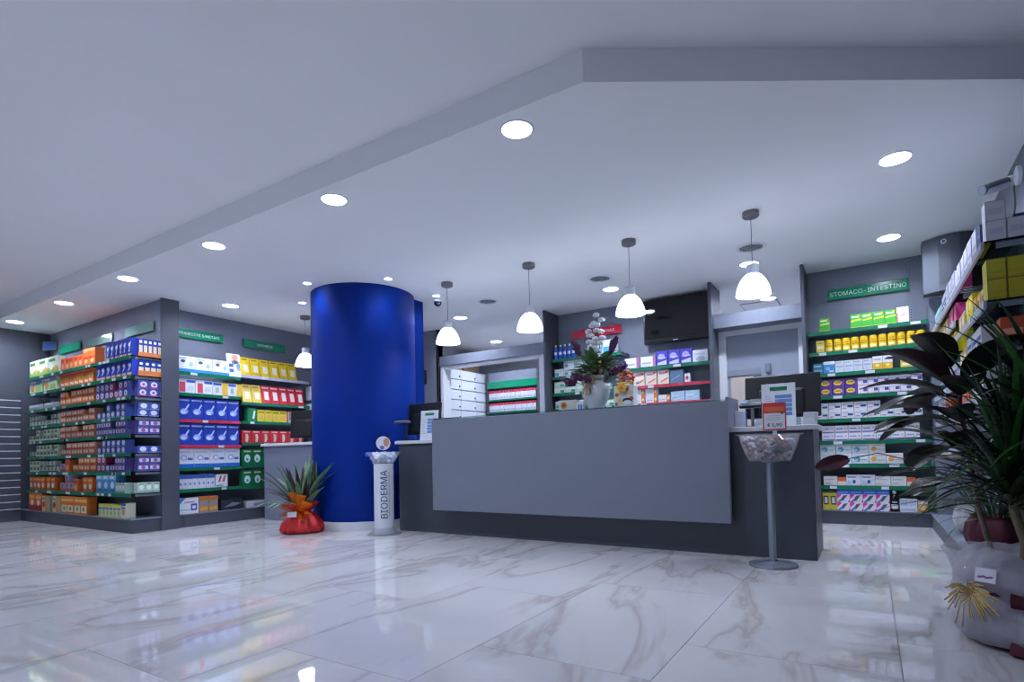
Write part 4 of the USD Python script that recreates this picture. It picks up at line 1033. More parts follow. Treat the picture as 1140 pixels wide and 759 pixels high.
t = thing('loudspeaker_housing', 'grey rounded housing with perforated grille hanging at ceiling in far corner', 'loudspeaker', (0.66, 6.36, 2.13))
hp = [(-0.19, -0.06), (-0.085, -0.135), (0.0, -0.165), (0.07, -0.165), (0.14, -0.14), (0.20, -0.09), (0.205, 0.07), (-0.19, 0.07)]
obj('housing', MB().poly(hp, 0, 0.485), M('#484d58', 0.75, name='housing_grey'), t)
g = MB()
ax, ay, bx_, by = -0.085, -0.135, 0.0, -0.165
ln = math.hypot(bx_ - ax, by - ay)
nx, ny = (by - ay) / ln, -(bx_ - ax) / ln
for i in range(7):
    for k in range(24):
        u_ = (i + 1) / 8
        px, py = ax + (bx_ - ax) * u_, ay + (by - ay) * u_
        g.ball((px + nx * 0.0005, py + ny * 0.0005, 0.06 + k * 0.014), 0.0033, 0)
obj('perforated_grille', g, M('#2a2d36', 0.5, name='grille_dark'), t, kind='stuff')
mm = np.eye(4)
bmat = trimesh.transformations.rotation_matrix(math.atan2(by - ay, bx_ - ax), [0, 0, 1], [0, 0, 0])
bmat[:3, 3] = [(ax + bx_) / 2, (ay + by) / 2, 0.43]
obj('badge', MB().disc_y(0, 0, 0.022, -0.004, 0.001, 24).move(bmat), M('#c9ced8', 0.25, name='badge_pale'), t)
obj('badge_centre', MB().disc_y(0, 0, 0.012, -0.0055, 0.0, 20).move(bmat), M('#4a4f5c', 0.3, name='badge_dark'), t)

t = thing('wall_display', 'small wall display with a blue screen above the corner shelves', 'display', (-9.68, 3.22, 2.36))
bmat = rotm([0, 0, 1], 0.5)
obj('case', MB().box(-0.11, -0.04, 0, 0.11, 0.0, 0.13, 0.005).move(bmat), M('#59606c', 0.4, name='display_case'), t)
obj('screen', MB().box(-0.085, -0.042, 0.018, 0.085, -0.038, 0.112).move(bmat), M('#2b4676', 0.2, name='display_blue', emission_color=(0.05, 0.13, 0.4), emission_strength=0.06), t)
bx('bracket', (-0.02, 0.0, 0.05, 0.02, 0.042, 0.08), BLACK, t)

# ------------------------------------------------------------------ things on the counters
def monitor(label, loc, rz, w, h, tilt, name='computer_monitor'):
    t = thing(name, label, 'monitor', loc, rz)
    bx('stand_foot', (-0.11, -0.08, 0, 0.11, 0.10, 0.014), BLACK, t, 0.004)
    obj('stand_neck', MB().box(-0.03, -0.012, 0.014, 0.03, 0.012, 0.12, 0.004), BLACK, t)
    R = rotm([1, 0, 0], tilt, (0, 0, 0.10))
    obj('back_shell', MB().box(-w / 2, -0.028, 0.07, w / 2, 0.0, 0.07 + h, 0.006).move(R), M('#090a0d', 0.35, name='monitor_shell'), t)
    obj('bulge', MB().box(-w * .3, -0.052, 0.09, w * .3, -0.028, 0.05 + h * .72, 0.01).move(R), M('#0b0c10', 0.4, name='monitor_bulge'), t)
    obj('screen', MB().box(-w / 2 + .012, -0.0005, 0.085, w / 2 - .012, 0.0012, 0.058 + h).move(R), SCREEN, t)
    obj('trim_line', MB().box(w * .06, -0.0535, 0.07 + h * .60, w * .26, -0.0515, 0.076 + h * .60).move(R), M('#6b707c', 0.25, name='monitor_trim'), t)
    return t


monitor('large black monitor seen from behind on the till end of the counter', (-0.55, 4.74, 0.9305), -4, 0.53, 0.33, -0.10)
monitor('black monitor seen from behind beside the blue column', (-4.07, 4.66, 0.9305), 0, 0.45, 0.34, -0.12)
monitor('black monitor on the short side counter behind the blue column', (-6.22, 4.78, 0.9655), 18, 0.42, 0.36, -0.08)


def doc_stand(label, loc, rz):
    t = thing('price_list_stand', label, 'leaflet stand', loc, rz)
    R = rotm([1, 0, 0], -0.10)
    bx('foot', (-0.112, -0.04, 0, 0.112, 0.06, 0.003), CLEAR, t)
    obj('sheet', MB().box(-0.112, 0, 0.003, 0.112, 0.004, 0.315).move(R), M('#d4dae2', 0.35, name='sheet_white'), t)
    obj('green_heading', MB().box(-0.055, -0.001, 0.262, 0.058, 0.0005, 0.290).move(R), M('#127350', 0.4, name='heading_green'), t, label='green heading band')
    g = MB()
    for k in range(5):
        g.box(-0.022, -0.001, 0.205 - k * 0.032, 0.088, 0.0005, 0.230 - k * 0.032)
    obj('table_row', g.move(R), M('#5c86bf', 0.4, name='table_blue'), t, label='blue table rows')
    g = MB()
    for k in range(9):
        g.box(-0.09, -0.001, 0.222 - k * 0.019, -0.09 + 0.03 + 0.025 * ((k * 7) % 3) / 2, 0.0005, 0.226 - k * 0.019)
    obj('text_line', g.move(R), M('#9aa4b4', 0.5, name='faint_print'), t)
    return t


doc_stand('white price list stand with blue table behind the red price card', (-0.545, 4.48, 0.9305), 2)
doc_stand('white price list stand before the monitor beside the column', (-3.88, 4.50, 0.9305), 4)

t = thing('payment_terminal', 'black payment terminal on a stalk near the raised panel end', 'payment terminal', (-0.740, 4.60, 0.9305), -8)
bx('foot', (-0.04, -0.03, 0, 0.04, 0.04, 0.012), BLACK, t, 0.003)
obj('stalk', MB().tube([(0, 0.0, 0.012), (0, 0, 0.17)], 0.012, 12), SATIN, t, smooth=30)
R = rotm([1, 0, 0], 0.5, (0, 0, 0.18))
obj('body', MB().box(-0.085, -0.05, 0.165, 0.085, 0.05, 0.20, 0.008).move(R), M('#1b1d24', 0.3, name='terminal_black'), t)
obj('keypad', MB().box(-0.02, -0.042, 0.20, 0.07, 0.04, 0.203).move(R), M('#3c4150', 0.4, name='keypad_grey'), t)
obj('display', MB().box(-0.075, -0.03, 0.20, -0.03, 0.03, 0.203).move(R), M('#6f7d92', 0.15, name='terminal_lcd'), t)
t = thing('tissue_dispenser', 'small white box with blue edge beside the payment terminal', 'box', (-0.805, 4.48, 0.9305), 0)
bx('body', (-0.038, -0.02, 0, 0.038, 0.03, 0.125), M('#ccd2de', 0.4), t, 0.002)
bx('blue_edge', (0.0382, -0.018, 0.002, 0.0395, 0.028, 0.123), M('#3340a0', 0.4), t)
for lab, x, y, w, h, a in (('white paper stack on the counter behind the red price card', -0.60, 4.60, 0.15, 0.07, 4), ('white folded paper at the counter end by monitor foot', -0.345, 4.47, 0.075, 0.09, -5)):
    t = thing('paper_stack', lab, 'paper', (x, y, 0.9305), a)
    for k in range(5):
        bx('sheet', (-w / 2 + k * .002, -0.06, k * h / 5, w / 2 + k * .002, 0.06, (k + 1) * h / 5 - .001), M('#c3c9d6', 0.6, name='paper_white'), t)

t = thing('barcode_scanner', 'dark barcode scanner on a stalk by the blue column', 'scanner', (-4.12, 4.42, 0.9305), 15)
bx('foot', (-0.05, -0.04, 0, 0.05, 0.05, 0.015), BLACK, t, 0.004)
obj('stalk', MB().tube([(0, 0, 0.015), (-0.005, 0.0, 0.10), (-0.02, -0.01, 0.19)], 0.010, 10), BLACK, t, smooth=True)
obj('head', MB().box(-0.11, -0.06, 0.185, 0.05, 0.03, 0.215, 0.01), M('#565a66', 0.4, name='scanner_grey'), t)
obj('window', MB().box(-0.09, -0.05, 0.180, 0.03, 0.02, 0.1855), M('#20222a', 0.1, name='scanner_window'), t)

# vase with cotton branches
t = thing('flower_vase', 'glossy white vase with a raffia bow on the glass ledge', 'vase', (-1.965, 4.47, 1.1325))
vp = [(0.0005, 0), (0.062, 0), (0.066, 0.006), (0.085, 0.05), (0.112, 0.11), (0.122, 0.155), (0.121, 0.185), (0.104, 0.218), (0.072, 0.24), (0.058, 0.255), (0.060, 0.275), (0.074, 0.292), (0.070, 0.292), (0.054, 0.272), (0.050, 0.25), (0.0005, 0.24)]
obj('body', MB().lathe(vp, n=48), M('#c6cad6', 0.12, name='vase_glaze'), t, smooth=40)
g = MB()
r2 = random.Random(3)
RAF = M('#b9a483', 0.8, name='raffia')
for k in range(26):
    a = r2.uniform(0, 2 * PI)
    g.tube([(0.064 * math.cos(b + a), 0.064 * math.sin(b + a), 0.252 + 0.008 * math.sin(3 * b + k)) for b in np.linspace(0, 2.2, 7)], 0.0028, 5)
for k in range(22):
    sx = r2.choice((-1, 1))
    w = r2.uniform(0.03, 0.075)
    d = r2.uniform(-0.02, 0.03)
    f0 = np.array([-0.02, -0.085, 0.25])
    pts = [f0 + [sx * w * math.sin(u * PI) * .9, -0.035 * math.sin(u * PI), d + 0.03 - 0.06 * u] for u in np.linspace(0, 1, 8)]
    g.tube(pts, 0.0042, 5)
for k in range(16):
    f0 = np.array([-0.02, -0.09, 0.25])
    e = r2.uniform(-.05, .06)
    L_ = r2.uniform(0.07, 0.16)
    g.tube([f0, f0 + [e * .4, -0.042, -L_ * .35], f0 + [e, -0.05, -L_]], 0.004, 5)
obj('raffia_bow', g, RAF, t, smooth=True, label='beige raffia bow')
t = thing('flower_arrangement', 'tall arrangement of cotton bolls, purple plumes and leaves in the white vase', 'flowers', (-1.965, 4.47, 1.40))
base = np.array([0, 0, -0.10])


def leafsheet(L, w, p0, d, upv, bend, n=8, prof=None, fold=0.25, m=4):
    """a leaf from p0 along d, bending towards -z; prof(u) the half width"""
    d = np.asarray(d, float) / np.linalg.norm(d)
    pos = np.asarray(p0, float).copy()
    vs = []
    prof = prof or (lambda u: math.sin(PI * min(1, u * 0.96 + 0.02)) ** .75)
    for i in range(n + 1):
        u = i / n
        side = np.cross(d, [0, 0, 1.0])
        if np.linalg.norm(side) < 1e-3:
            side = np.cross(d, upv)
        side /= np.linalg.norm(side)
        nrm = np.cross(side, d)
        hw = max(w / 2 * prof(u), 0.0006)
        for j in range(m + 1):
            q = (j / m - .5) * 2
            vs.append(pos + side * hw * q + nrm * hw * fold * abs(q))
        pos = pos + d * (L / n)
        d = d + np.array([0, 0, -bend / n])
        d /= np.linalg.norm(d)
    f = []
    for i in range(n):
        for j in range(m):
            a = i * (m + 1) + j
            f.append([a, a + 1, a + m + 2, a + m + 1])
    return np.array(vs), np.array(f)


STEM = M('#5a4a3a', 0.7, name='twig')
COT = M('#d5d4dc', 0.9, name='cotton', noise=0.08, nscale=60.0)
HUSK = M('#6b5344', 0.8, name='husk')
bolls = [(0.02, 0.0, 0.545), (0.055, 0.03, 0.505), (-0.005, 0.01, 0.48), (-0.035, 0.03, 0.465), (0.035, -0.02, 0.455), (-0.05, -0.01, 0.41), (0.015, 0.01, 0.415), (0.055, 0.01, 0.40), (-0.06, 0.02, 0.385), (-0.02, -0.02, 0.37), (0.02, -0.03, 0.335), (0.075, -0.01, 0.34),
         (-0.03, -0.05, 0.31), (0.005, -0.05, 0.30), (0.06, -0.03, 0.295), (-0.01, -0.06, 0.265), (0.025, -0.06, 0.25), (-0.045, -0.04, 0.24), (0.045, -0.05, 0.225), (0.0, -0.06, 0.19), (-0.03, -0.06, 0.155)]
for (bx1, by1, bz) in bolls:
    e = np.array([bx1, by1, bz])
    s_ = obj('cotton_stem', MB().tube([base, base * .4 + e * .35 + [bx1 * .2, 0, 0.02], e], [0.004, 0.003, 0.002], 5), STEM, t)
    g = MB()
    for q in range(4):
        a = q * PI / 2 + bz * 20
        g.ball(e + [0.013 * math.cos(a), 0.013 * math.sin(a), 0.004], 0.0185, 1)
    g.ball(e + [0, 0, 0.012], 0.016, 1)
    b_ = obj('cotton_boll', g, COT, t, smooth=True)
PLUM = M('#4b1f45', 0.8, name='plume_purple', noise=0.3, nscale=80.0)
for (dx, dy, dz, L_) in ((-0.36, -.15, 0.8, 0.21), (0.46, -.1, 0.78, 0.23), (-0.75, -.3, 0.15, 0.20), (0.05, -.7, 0.12, 0.16), (0.8, -.3, 0.32, 0.26), (-.3, -.7, .2, .17)):
    d = np.array([dx, dy, dz]); d /= np.linalg.norm(d)
    p0 = base + d * (0.22 if dz > .5 else 0.10) + [0, 0, 0.05]
    g = MB()
    n = 12
    for k in range(n):
        u = k / (n - 1)
        c = p0 + d * L_ * (0.35 + .65 * u)
        rr = 0.026 * (math.sin(PI * (0.15 + .8 * u))) + .006
        for q in range(4):
            g.ball(c + np.array([r2.uniform(-1, 1), r2.uniform(-1, 1), r2.uniform(-1, 1)]) * rr * .6, rr * .6, 1)
    g.tube([base, p0 + d * L_ * .4], 0.003, 5)
    obj('purple_plume', g, PLUM, t, smooth=True)
LF1 = leafmat('foliage_mid', '#34583a', '#5d8150')
for k in range(110):
    a = r2.uniform(0, 2 * PI)
    el = r2.uniform(-0.25, 0.9)
    d = np.array([math.cos(a) * math.cos(el), math.sin(a) * math.cos(el) * .8, math.sin(el)])
    p0 = base + np.array([0, 0, 0.16]) + d * r2.uniform(0.03, 0.11)
    v, f = leafsheet(r2.uniform(0.11, 0.17), r2.uniform(0.05, 0.075), p0, d + [0, 0, .2], (0, 1, 0), r2.uniform(.2, .9), 6)
    obj('leaf', (v, f), LF1, t, smooth=True)
g = MB()
for k in range(30):
    a = r2.uniform(0, 2 * PI)
    g.ball(base + np.array([0.10 * math.cos(a) * r2.uniform(.3, 1) + .04, -0.05 + 0.08 * math.sin(a) * r2.uniform(.3, 1), r2.uniform(.14, .27)]), 0.009, 1)
obj('small_blossoms', g, M('#c9926a', 0.7, name='peach_blossom'), t, smooth=True, kind='stuff')

t = thing('sweets_display', 'small printed display box topped with red and yellow sweets beside the vase', 'display box', (-1.685, 4.43, 1.1325), 0)
bx('box', (-0.085, -0.04, 0, 0.085, 0.06, 0.18), M('#c7c9cc', 0.45, name='display_card'), t, 0.002)
g = MB()
for (x, z, r) in ((-.05, .14, .03), (.0, .13, .026), (-.055, .07, .025), (-.02, .045, .028), (.055, .12, .022)):
    g.disc_y(x, z, r, -0.0415, -0.04, 16)
obj('printed_spot', g, M('#d8c39a', 0.5), t)
g = MB()
for (x, z, r) in ((-.06, .105, .016), (.03, .155, .016), (.065, .07, .018), (-.065, .03, .014)):
    g.disc_y(x, z, r, -0.0425, -0.04, 14)
obj('printed_spot', g, M('#b55a4a', 0.5), t)
obj('printed_shape', MB().disc_y(.03, .055, .04, -0.0435, -0.04, 18, .022), M('#23242c', 0.5), t)
obj('printed_shape', MB().disc_y(.03, .04, .036, -0.0445, -0.04, 18, .018), M('#dad9dc', 0.5), t)
for nm, col, n0 in (('red_sweets', '#b8323c', 40), ('white_sweets', '#d8cfcf', 22), ('yellow_sweets', '#d59a2c', 20)):
    g = MB()
    for k in range(n0):
        a, q = r2.uniform(0, 2 * PI), r2.uniform(0, 1) ** .5
        hh = r2.uniform(0, 1)
        rad = 0.115 * (1 - hh * .75) * q
        g.ball((rad * math.cos(a), 0.01 + rad * math.sin(a) * .7, 0.195 + hh * 0.13), 0.014, 1, (1.2, 1, .8))
    obj(nm, g, M(col, 0.35), t, smooth=True, kind='stuff')
for (x, z, y) in ((0.0, 0.165, -0.075), (-0.01, 0.345, -0.02)):
    g = MB()
    for k in range(6):
        a = k * PI / 3
        g.ball((x + .027 * math.cos(a), y, z + .027 * math.sin(a)), 0.019, 1, (1, .4, 1))
    fl = obj('flower_topper', g, M('#4a5aa0', 0.4) if z > .2 else M('#d3a63a', 0.4), t, smooth=True)
    obj('topper_centre', MB().ball((x, y - .006, z), 0.021, 1, (1, .5, 1)), M('#d9882c', 0.4), fl, smooth=True)
obj('topper_stick', MB().tube([(-0.01, -0.02, .18), (-0.01, -0.02, .33)], .003, 6), WHITE, t)

t = thing('soap_box', 'beige box with a round orange emblem on the glass ledge', 'carton', (-2.225, 4.44, 1.1325), 4)
bx('body', (-0.085, 0, 0, 0.085, 0.07, 0.10), M('#c9c3bd', 0.45), t, 0.002)
obj('emblem', MB().disc_y(-0.035, 0.055, 0.030, -0.0012, 0.0005, 20), M('#c0803c', 0.45), t)
obj('emblem_centre', MB().disc_y(-0.035, 0.055, 0.015, -0.002, 0.0005, 16), M('#8f4a2c', 0.45), t)
t = thing('drops_box', 'small white and blue box beside the vase foot', 'carton', (-2.105, 4.44, 1.1325), -3)
bx('body', (-0.032, 0, 0, 0.032, 0.04, 0.075), M('#d0d6e2', 0.4), t, 0.002)
bx('blue_mark', (-0.018, -0.0012, 0.008, -0.004, 0.0004, 0.055), M('#3c6cc0', 0.4), t)
bx('blue_mark', (0.006, -0.0012, 0.008, 0.020, 0.0004, 0.055), M('#3c6cc0', 0.4), t)
put('pinkroll', -5.86, 4.62, 0.9655, 0, ('side counter', 'side counter', 0, 1, 'column'))
tag(records[-1][0], 'pink bandage roll on the short side counter by the column', None, None)

# ------------------------------------------------------------------ floor displays before the counter
def bowl_contents(t, n, r0, z0, z1, r1, cols, seed, size=1.0):
    q = random.Random(seed)
    for name, col in cols:
        g = MB()
        for k in range(n):
            hh = q.random()
            rad = (r0 + (r1 - r0) * hh) * .93 * q.random() ** .4
            a = q.uniform(0, 2 * PI)
            c = np.array([rad * math.cos(a), rad * math.sin(a), z0 + .016 + (z1 - z0 - .02) * hh])
            d = np.array([q.uniform(-1, 1), q.uniform(-1, 1), q.uniform(-.4, .4)])
            d /= np.linalg.norm(d)
            g.tube([c - d * .028, c - d * .024, c + d * .024, c + d * .028], np.array([.005, .0105, .0105, .006]) * size, 7)
        obj(name, g, M(col, 0.25), t, smooth=35)


t = thing('bowl_stand', 'grey metal pedestal with a clear bowl before the counter end', 'display stand', (-0.56, 4.07, 0))
obj('base_plate', MB().lathe([(0.0005, 0), (0.147, 0), (0.150, 0.006), (0.147, 0.016), (0.06, 0.026), (0.034, 0.034)], n=48), SATIN, t, smooth=40)
obj('pole', MB().lathe([(0.023, 0.02), (0.023, 0.688)], n=28), SATIN, t, smooth=True)
obj('collar', MB().lathe([(0.023, 0.676), (0.05, 0.682), (0.06, 0.688), (0.0005, 0.688)], n=28), SATIN, t, smooth=30)
obj('bowl', MB().lathe([(0.0005, 0.690), (0.128, 0.690), (0.150, 0.74), (0.172, 0.80), (0.186, 0.858), (0.206, 0.862), (0.206, 0.867)], n=48), acrylic('hazy_acrylic', '#d5d8e2', 0.22), t, smooth=40, label='clear plastic bowl')
t2 = thing('wrapped_samples', 'mixed wrapped samples heaped in the clear bowl on the grey pedestal', 'samples', (-0.56, 4.07, 0), kind='stuff')
bowl_contents(t2, 60, 0.115, 0.694, 0.845, 0.165, [('pale_samples', '#bdbcc8'), ('red_samples', '#8a4a48'), ('dark_samples', '#3c3d48'), ('brown_samples', '#7d6a58')], 5)
t = thing('price_card', 'red bordered price card reading € 1,90 above the clear bowl', 'price card', (-0.50, 3.90, 0.868), 6)
R = rotm([1, 0, 0], -0.06)
obj('card', MB().box(-0.068, 0, 0.02, 0.068, 0.004, 0.195, 0.001).move(R), M('#c4333c', 0.35), t, label='red card')
obj('white_field', MB().box(-0.060, -0.001, 0.028, 0.060, 0.0005, 0.128).move(R), M('#dcdde4', 0.4), t)
obj('orange_band', MB().box(-0.060, -0.001, 0.136, 0.060, 0.0005, 0.168).move(R), M('#d8643c', 0.4), t)
obj('dot', MB().disc_y(0.045, 0.128, 0.009, -0.002, 0, 16).move(R), M('#8a3c4a', 0.4), t)
tm = meshkit.text_mesh('€ 1,90', 0.020, 0.0008, True)
v = np.array(tm.vertices); b = tm.bounds
v2 = np.stack([v[:, 0] - (b[0][0] + b[1][0]) / 2, -0.0012 - v[:, 2], v[:, 1] + 0.042], 1) @ R[:3, :3].T
obj('price_lettering', (v2, np.array(tm.faces)), M('#2c3450', 0.5), t)
g = MB()
for k in range(3):
    g.box(-0.045, -0.0016, 0.085 + k * .012, 0.035, 0.0004, 0.088 + k * .012)
obj('text_line', g.move(R), M('#9a9cb0', 0.5), t)
obj('clip_stem', MB().box(-0.012, 0.004, -0.012, 0.012, 0.010, 0.05), M('#c9ccd6', 0.3, name='clip_white'), t)

t = thing('cosmetics_stand', 'white cylindrical floor stand lettered BIODERMA beside the blue column', 'display stand', (-4.11, 4.08, 0))
obj('base_disc', MB().lathe([(0.0005, 0), (0.165, 0), (0.165, 0.008), (0.135, 0.022), (0.104, 0.06), (0.099, 0.068)], n=48), acrylic('frosted_base', '#c9cedb', 0.5), t, smooth=40, label='clear flared base')
obj('cylinder', MB().lathe([(0.098, 0.01), (0.098, 0.70), (0.0005, 0.70)], n=56), M('#cdd2de', 0.28, name='stand_white'), t, smooth=40)
obj('bowl', MB().lathe([(0.100, 0.702), (0.120, 0.735), (0.145, 0.78), (0.172, 0.815), (0.175, 0.818)], n=48), acrylic('frosted_acrylic', '#d8dce6', 0.22), t, smooth=40, label='clear flared bowl')
fd = math.atan2(-4.08, 4.11)     # towards the aisle
tm = meshkit.text_mesh('BIODERMA', 0.066, 0.0012)
tm = trimesh.Trimesh(*trimesh.remesh.subdivide_to_size(tm.vertices, tm.faces, 0.012, max_iter=12))
v = np.array(tm.vertices); b = tm.bounds
sc = 0.47 / (b[1][0] - b[0][0])
rad = 0.0984
ang = fd + (v[:, 1] - 0.033) * -1.0 / rad
rr = rad + v[:, 2]
obj('lettering', (np.stack([rr * np.cos(ang), rr * np.sin(ang), 0.165 + (v[:, 0] - b[0][0]) * sc], 1), np.array(tm.faces)), M('#2b3a5c', 0.4, name='navy_lettering'), t, label='BIODERMA in navy capitals')
tm = meshkit.text_mesh('LABORATOIRE DERMATOLOGIQUE', 0.014, 0.0008)
v = np.array(tm.vertices); b = tm.bounds
sc = 0.44 / (b[1][0] - b[0][0])
ang = fd + (v[:, 1] + 0.046) / rad
obj('small_lettering', (np.stack([(rad + v[:, 2]) * np.cos(ang), (rad + v[:, 2]) * np.sin(ang), 0.18 + (v[:, 0] - b[0][0]) * sc], 1), np.array(tm.faces)), M('#5f6c8c', 0.4, name='slate_lettering'), t)
Rz = rotm([0, 0, 1], fd + PI / 2)
obj('header_plate', MB().box(-0.078, -0.003, 0.79, 0.078, 0.003, 1.005).move(Rz), CLEAR, t, label='clear header plate')
obj('header_disc', MB().disc_y(0, 0.905, 0.070, -0.006, -0.003, 32).move(Rz), M('#d3d6de', 0.4), t, label='round white label')
obj('portrait_print', MB().disc_y(0.03, 0.915, 0.028, -0.0075, -0.003, 20, 0.042).move(Rz), M('#b98a74', 0.5), t)
obj('portrait_print', MB().disc_y(-0.012, 0.862, 0.022, -0.0075, -0.003, 16, 0.02).move(Rz), M('#5f6f9c', 0.5), t)
t2 = thing('cream_samples', 'white and blue cream samples in the bowl of the white floor stand', 'samples', (-4.11, 4.08, 0), kind='stuff')
bowl_contents(t2, 30, 0.09, 0.702, 0.81, 0.15, [('white_samples', '#dfe2ea'), ('silver_samples', '#c3cad9')], 9, 1.7)
bowl_contents(t2, 14, 0.105, 0.71, 0.80, 0.165, [('blue_samples', '#2f62c4')], 10, 1.8)

# ------------------------------------------------------------------ plants
LFG = leafmat('strap_green', '#34573b', '#6f8f72', 0.35, 0.12)
LFD = leafmat('strap_dark', '#2a1a20', '#3d2a2c', 0.45, 0.1)
GPX, GPY = -5.05, 3.83
t = thing('gift_plant', 'strap-leaved plant in red wrapping with an orange bow beside the column', 'potted plant', (GPX, GPY, 0))
r3 = random.Random(21)


def off_column(v):
    q = v[:, :2] - np.array([-4.895 - GPX, 4.578 - GPY])
    n = np.linalg.norm(q, axis=1)
    v[:, :2] += np.where(n < .61, (.61 - n) / n, 0)[:, None] * q
    return v


def ruffle(amp, k1, ph):
    def w(v, tt):
        m_ = 1 + amp * (np.sin(k1 * tt + ph) + .5 * np.sin((k1 + 4) * tt + 1.3 * ph))
        v[..., 0] *= m_
        v[..., 1] *= m_
        return v
    return w


REDC = M('#c01d20', 0.42, name='red_wrap', noise=0.12, nscale=14.0)
obj('red_wrapping', MB().lathe([(0.0005, 0.0), (0.17, 0.0), (0.21, 0.018), (0.22, 0.05), (0.20, 0.11), (0.15, 0.17), (0.10, 0.205), (0.085, 0.215), (0.10, 0.24), (0.15, 0.29), (0.165, 0.31), (0.155, 0.305), (0.09, 0.235), (0.0005, 0.225)], n=72, wob=ruffle(0.05, 9, .4)), REDC, t, smooth=60)
ORG = sheer('orange_organza', '#e07a24', 0.72)
for k in range(9):
    a = -0.85 + (k - 4) * 0.62
    rr_, w_ = r3.uniform(.19, .25), .095
    v, f = [], []
    n = 12
    c0 = np.array([0.05, -0.085, 0.225])
    dx, dz = math.cos(a), math.sin(a) * .75 + .15
    side = np.array([-math.sin(a) * .4, -0.9, math.cos(a) * .35])
    side /= np.linalg.norm(side)
    for i in range(n + 1):
        u = i / n
        rad = math.sin(u * PI) * rr_
        off = (u - .5) * .09
        p = c0 + np.array([dx * rad, -.05 * math.sin(u * PI) - .0, dz * rad]) + np.array([-dz, 0, dx]) * off * math.sin(u * PI)
        ww = w_ * (.25 + .75 * math.sin(u * PI))
        v += [p - side * ww / 2, p + side * ww / 2]
    f = [[2 * i, 2 * i + 1, 2 * i + 3, 2 * i + 2] for i in range(n)]
    obj('bow_loop', (np.array(v), np.array(f)), ORG, t, smooth=True)
obj('gift_tag', MB().box(-0.045, -0.002, -0.028, 0.045, 0.0, 0.028).move(rotm([0, 0, 1], .75) @ rotm([1, 0, 0], -.3)).move(trimesh.transformations.translation_matrix([0.055, -0.165, 0.20])), M('#d9dbe2', 0.4), t, label='small white gift tag')
for k in range(44):
    a = r3.uniform(0, 2 * PI)
    el = r3.uniform(.35, 1.4)
    if math.cos(a - 1.37) > .25:
        el = max(el, 1.15)
    d = (math.cos(a) * math.cos(el), math.sin(a) * math.cos(el), math.sin(el))
    L_ = r3.uniform(.40, .64)
    v, f = leafsheet(L_, r3.uniform(.05, .075), (0.04 * math.cos(a), 0.04 * math.sin(a), 0.24), d, (0, 1, 0), r3.uniform(.4, 1.2), 9, lambda u: (math.sin(PI * min(1, .25 + u * .75))) ** .8)
    v = off_column(v)
    obj('leaf', (v, f), LFG if k % 3 else LFD, t, smooth=True)
for k in range(16):
    a = r3.uniform(0, 2 * PI)
    q = r3.uniform(.02, .09)
    v, f = leafsheet(r3.uniform(.30, .50), .045, (q * math.cos(a), q * math.sin(a), .24), (math.cos(a) * .25, math.sin(a) * .25, 1), (0, 1, 0), .25, 6, lambda u: (math.sin(PI * min(1, .2 + u * .8))) ** .7)
    obj('dark_shoot', (v, f), LFD, t, smooth=True)

# --- plants beside the wall shelves
TUL = sheer('white_tulle', '#d3d2de', 0.46)
BURG = M('#4a0a24', 0.75, name='burgundy_pot', noise=0.1, nscale=10)
SOIL = M('#2a211b', 0.95, name='soil')
t = thing('dracaena', 'tall dracaena with arching sword leaves in white tulle wrapping', 'potted plant', (0.52, 2.93, 0))
obj('pot', MB().lathe([(0.0005, 0.0), (0.135, 0.0), (0.165, 0.27), (0.172, 0.27), (0.172, 0.29), (0.155, 0.29), (0.150, 0.26), (0.0005, 0.26)], n=40), M('#a9a6b4', 0.6, name='pale_pot'), t, smooth=35, label='pale inner pot')
obj('soil', MB().lathe([(0.152, 0.268), (0.0005, 0.275)], n=28), SOIL, t)


def puffs(ph, amp):
    def w(v, tt):
        z = v[..., 2]
        k = 1 + amp * np.sin(7 * tt + ph + 9 * z) + amp * .7 * np.sin(13 * tt + 2 * ph - 14 * z) + amp * .5 * np.sin(23 * tt + ph)
        v[..., 0] *= k
        v[..., 1] *= k
        v[..., 2] += .016 * np.sin(5 * tt + ph) * (z > .15)
        return v
    return w


def sash(v, tt):
    k = np.where(np.cos(tt + 0.95) > .45, 1.0, .80)
    v[..., 0] *= k
    v[..., 1] *= k
    return v


bag = [(0.17, 0.006), (0.235, 0.02), (0.252, 0.06), (0.250, 0.10), (0.228, 0.15), (0.200, 0.178), (0.190, 0.19), (0.205, 0.205), (0.240, 0.24), (0.246, 0.275), (0.225, 0.315), (0.19, 0.345), (0.17, 0.352)]
obj('tulle_wrapping', MB().lathe(bag, n=128, wob=puffs(.4, .028)), TUL, t, smooth=70, label='white tulle wrapping gathered in two puffs')
obj('tulle_lining', MB().lathe([(r * .95, z + .004) for r, z in bag], n=128, wob=puffs(2.1, .03)), TUL, t, smooth=70)
obj('burgundy_cloth', MB().lathe([(0.16, 0.001), (0.245, 0.003), (0.265, 0.012), (0.258, 0.04), (0.235, 0.055)], n=96, wob=sash), BURG, t, smooth=60, label='burgundy cloth under the tulle')


obj('burgundy_sash', MB().lathe([(0.19, 0.165), (0.232, 0.172), (0.240, 0.20), (0.225, 0.228), (0.19, 0.232)], n=96, wob=sash), BURG, t, smooth=60, label='burgundy sash between the puffs')
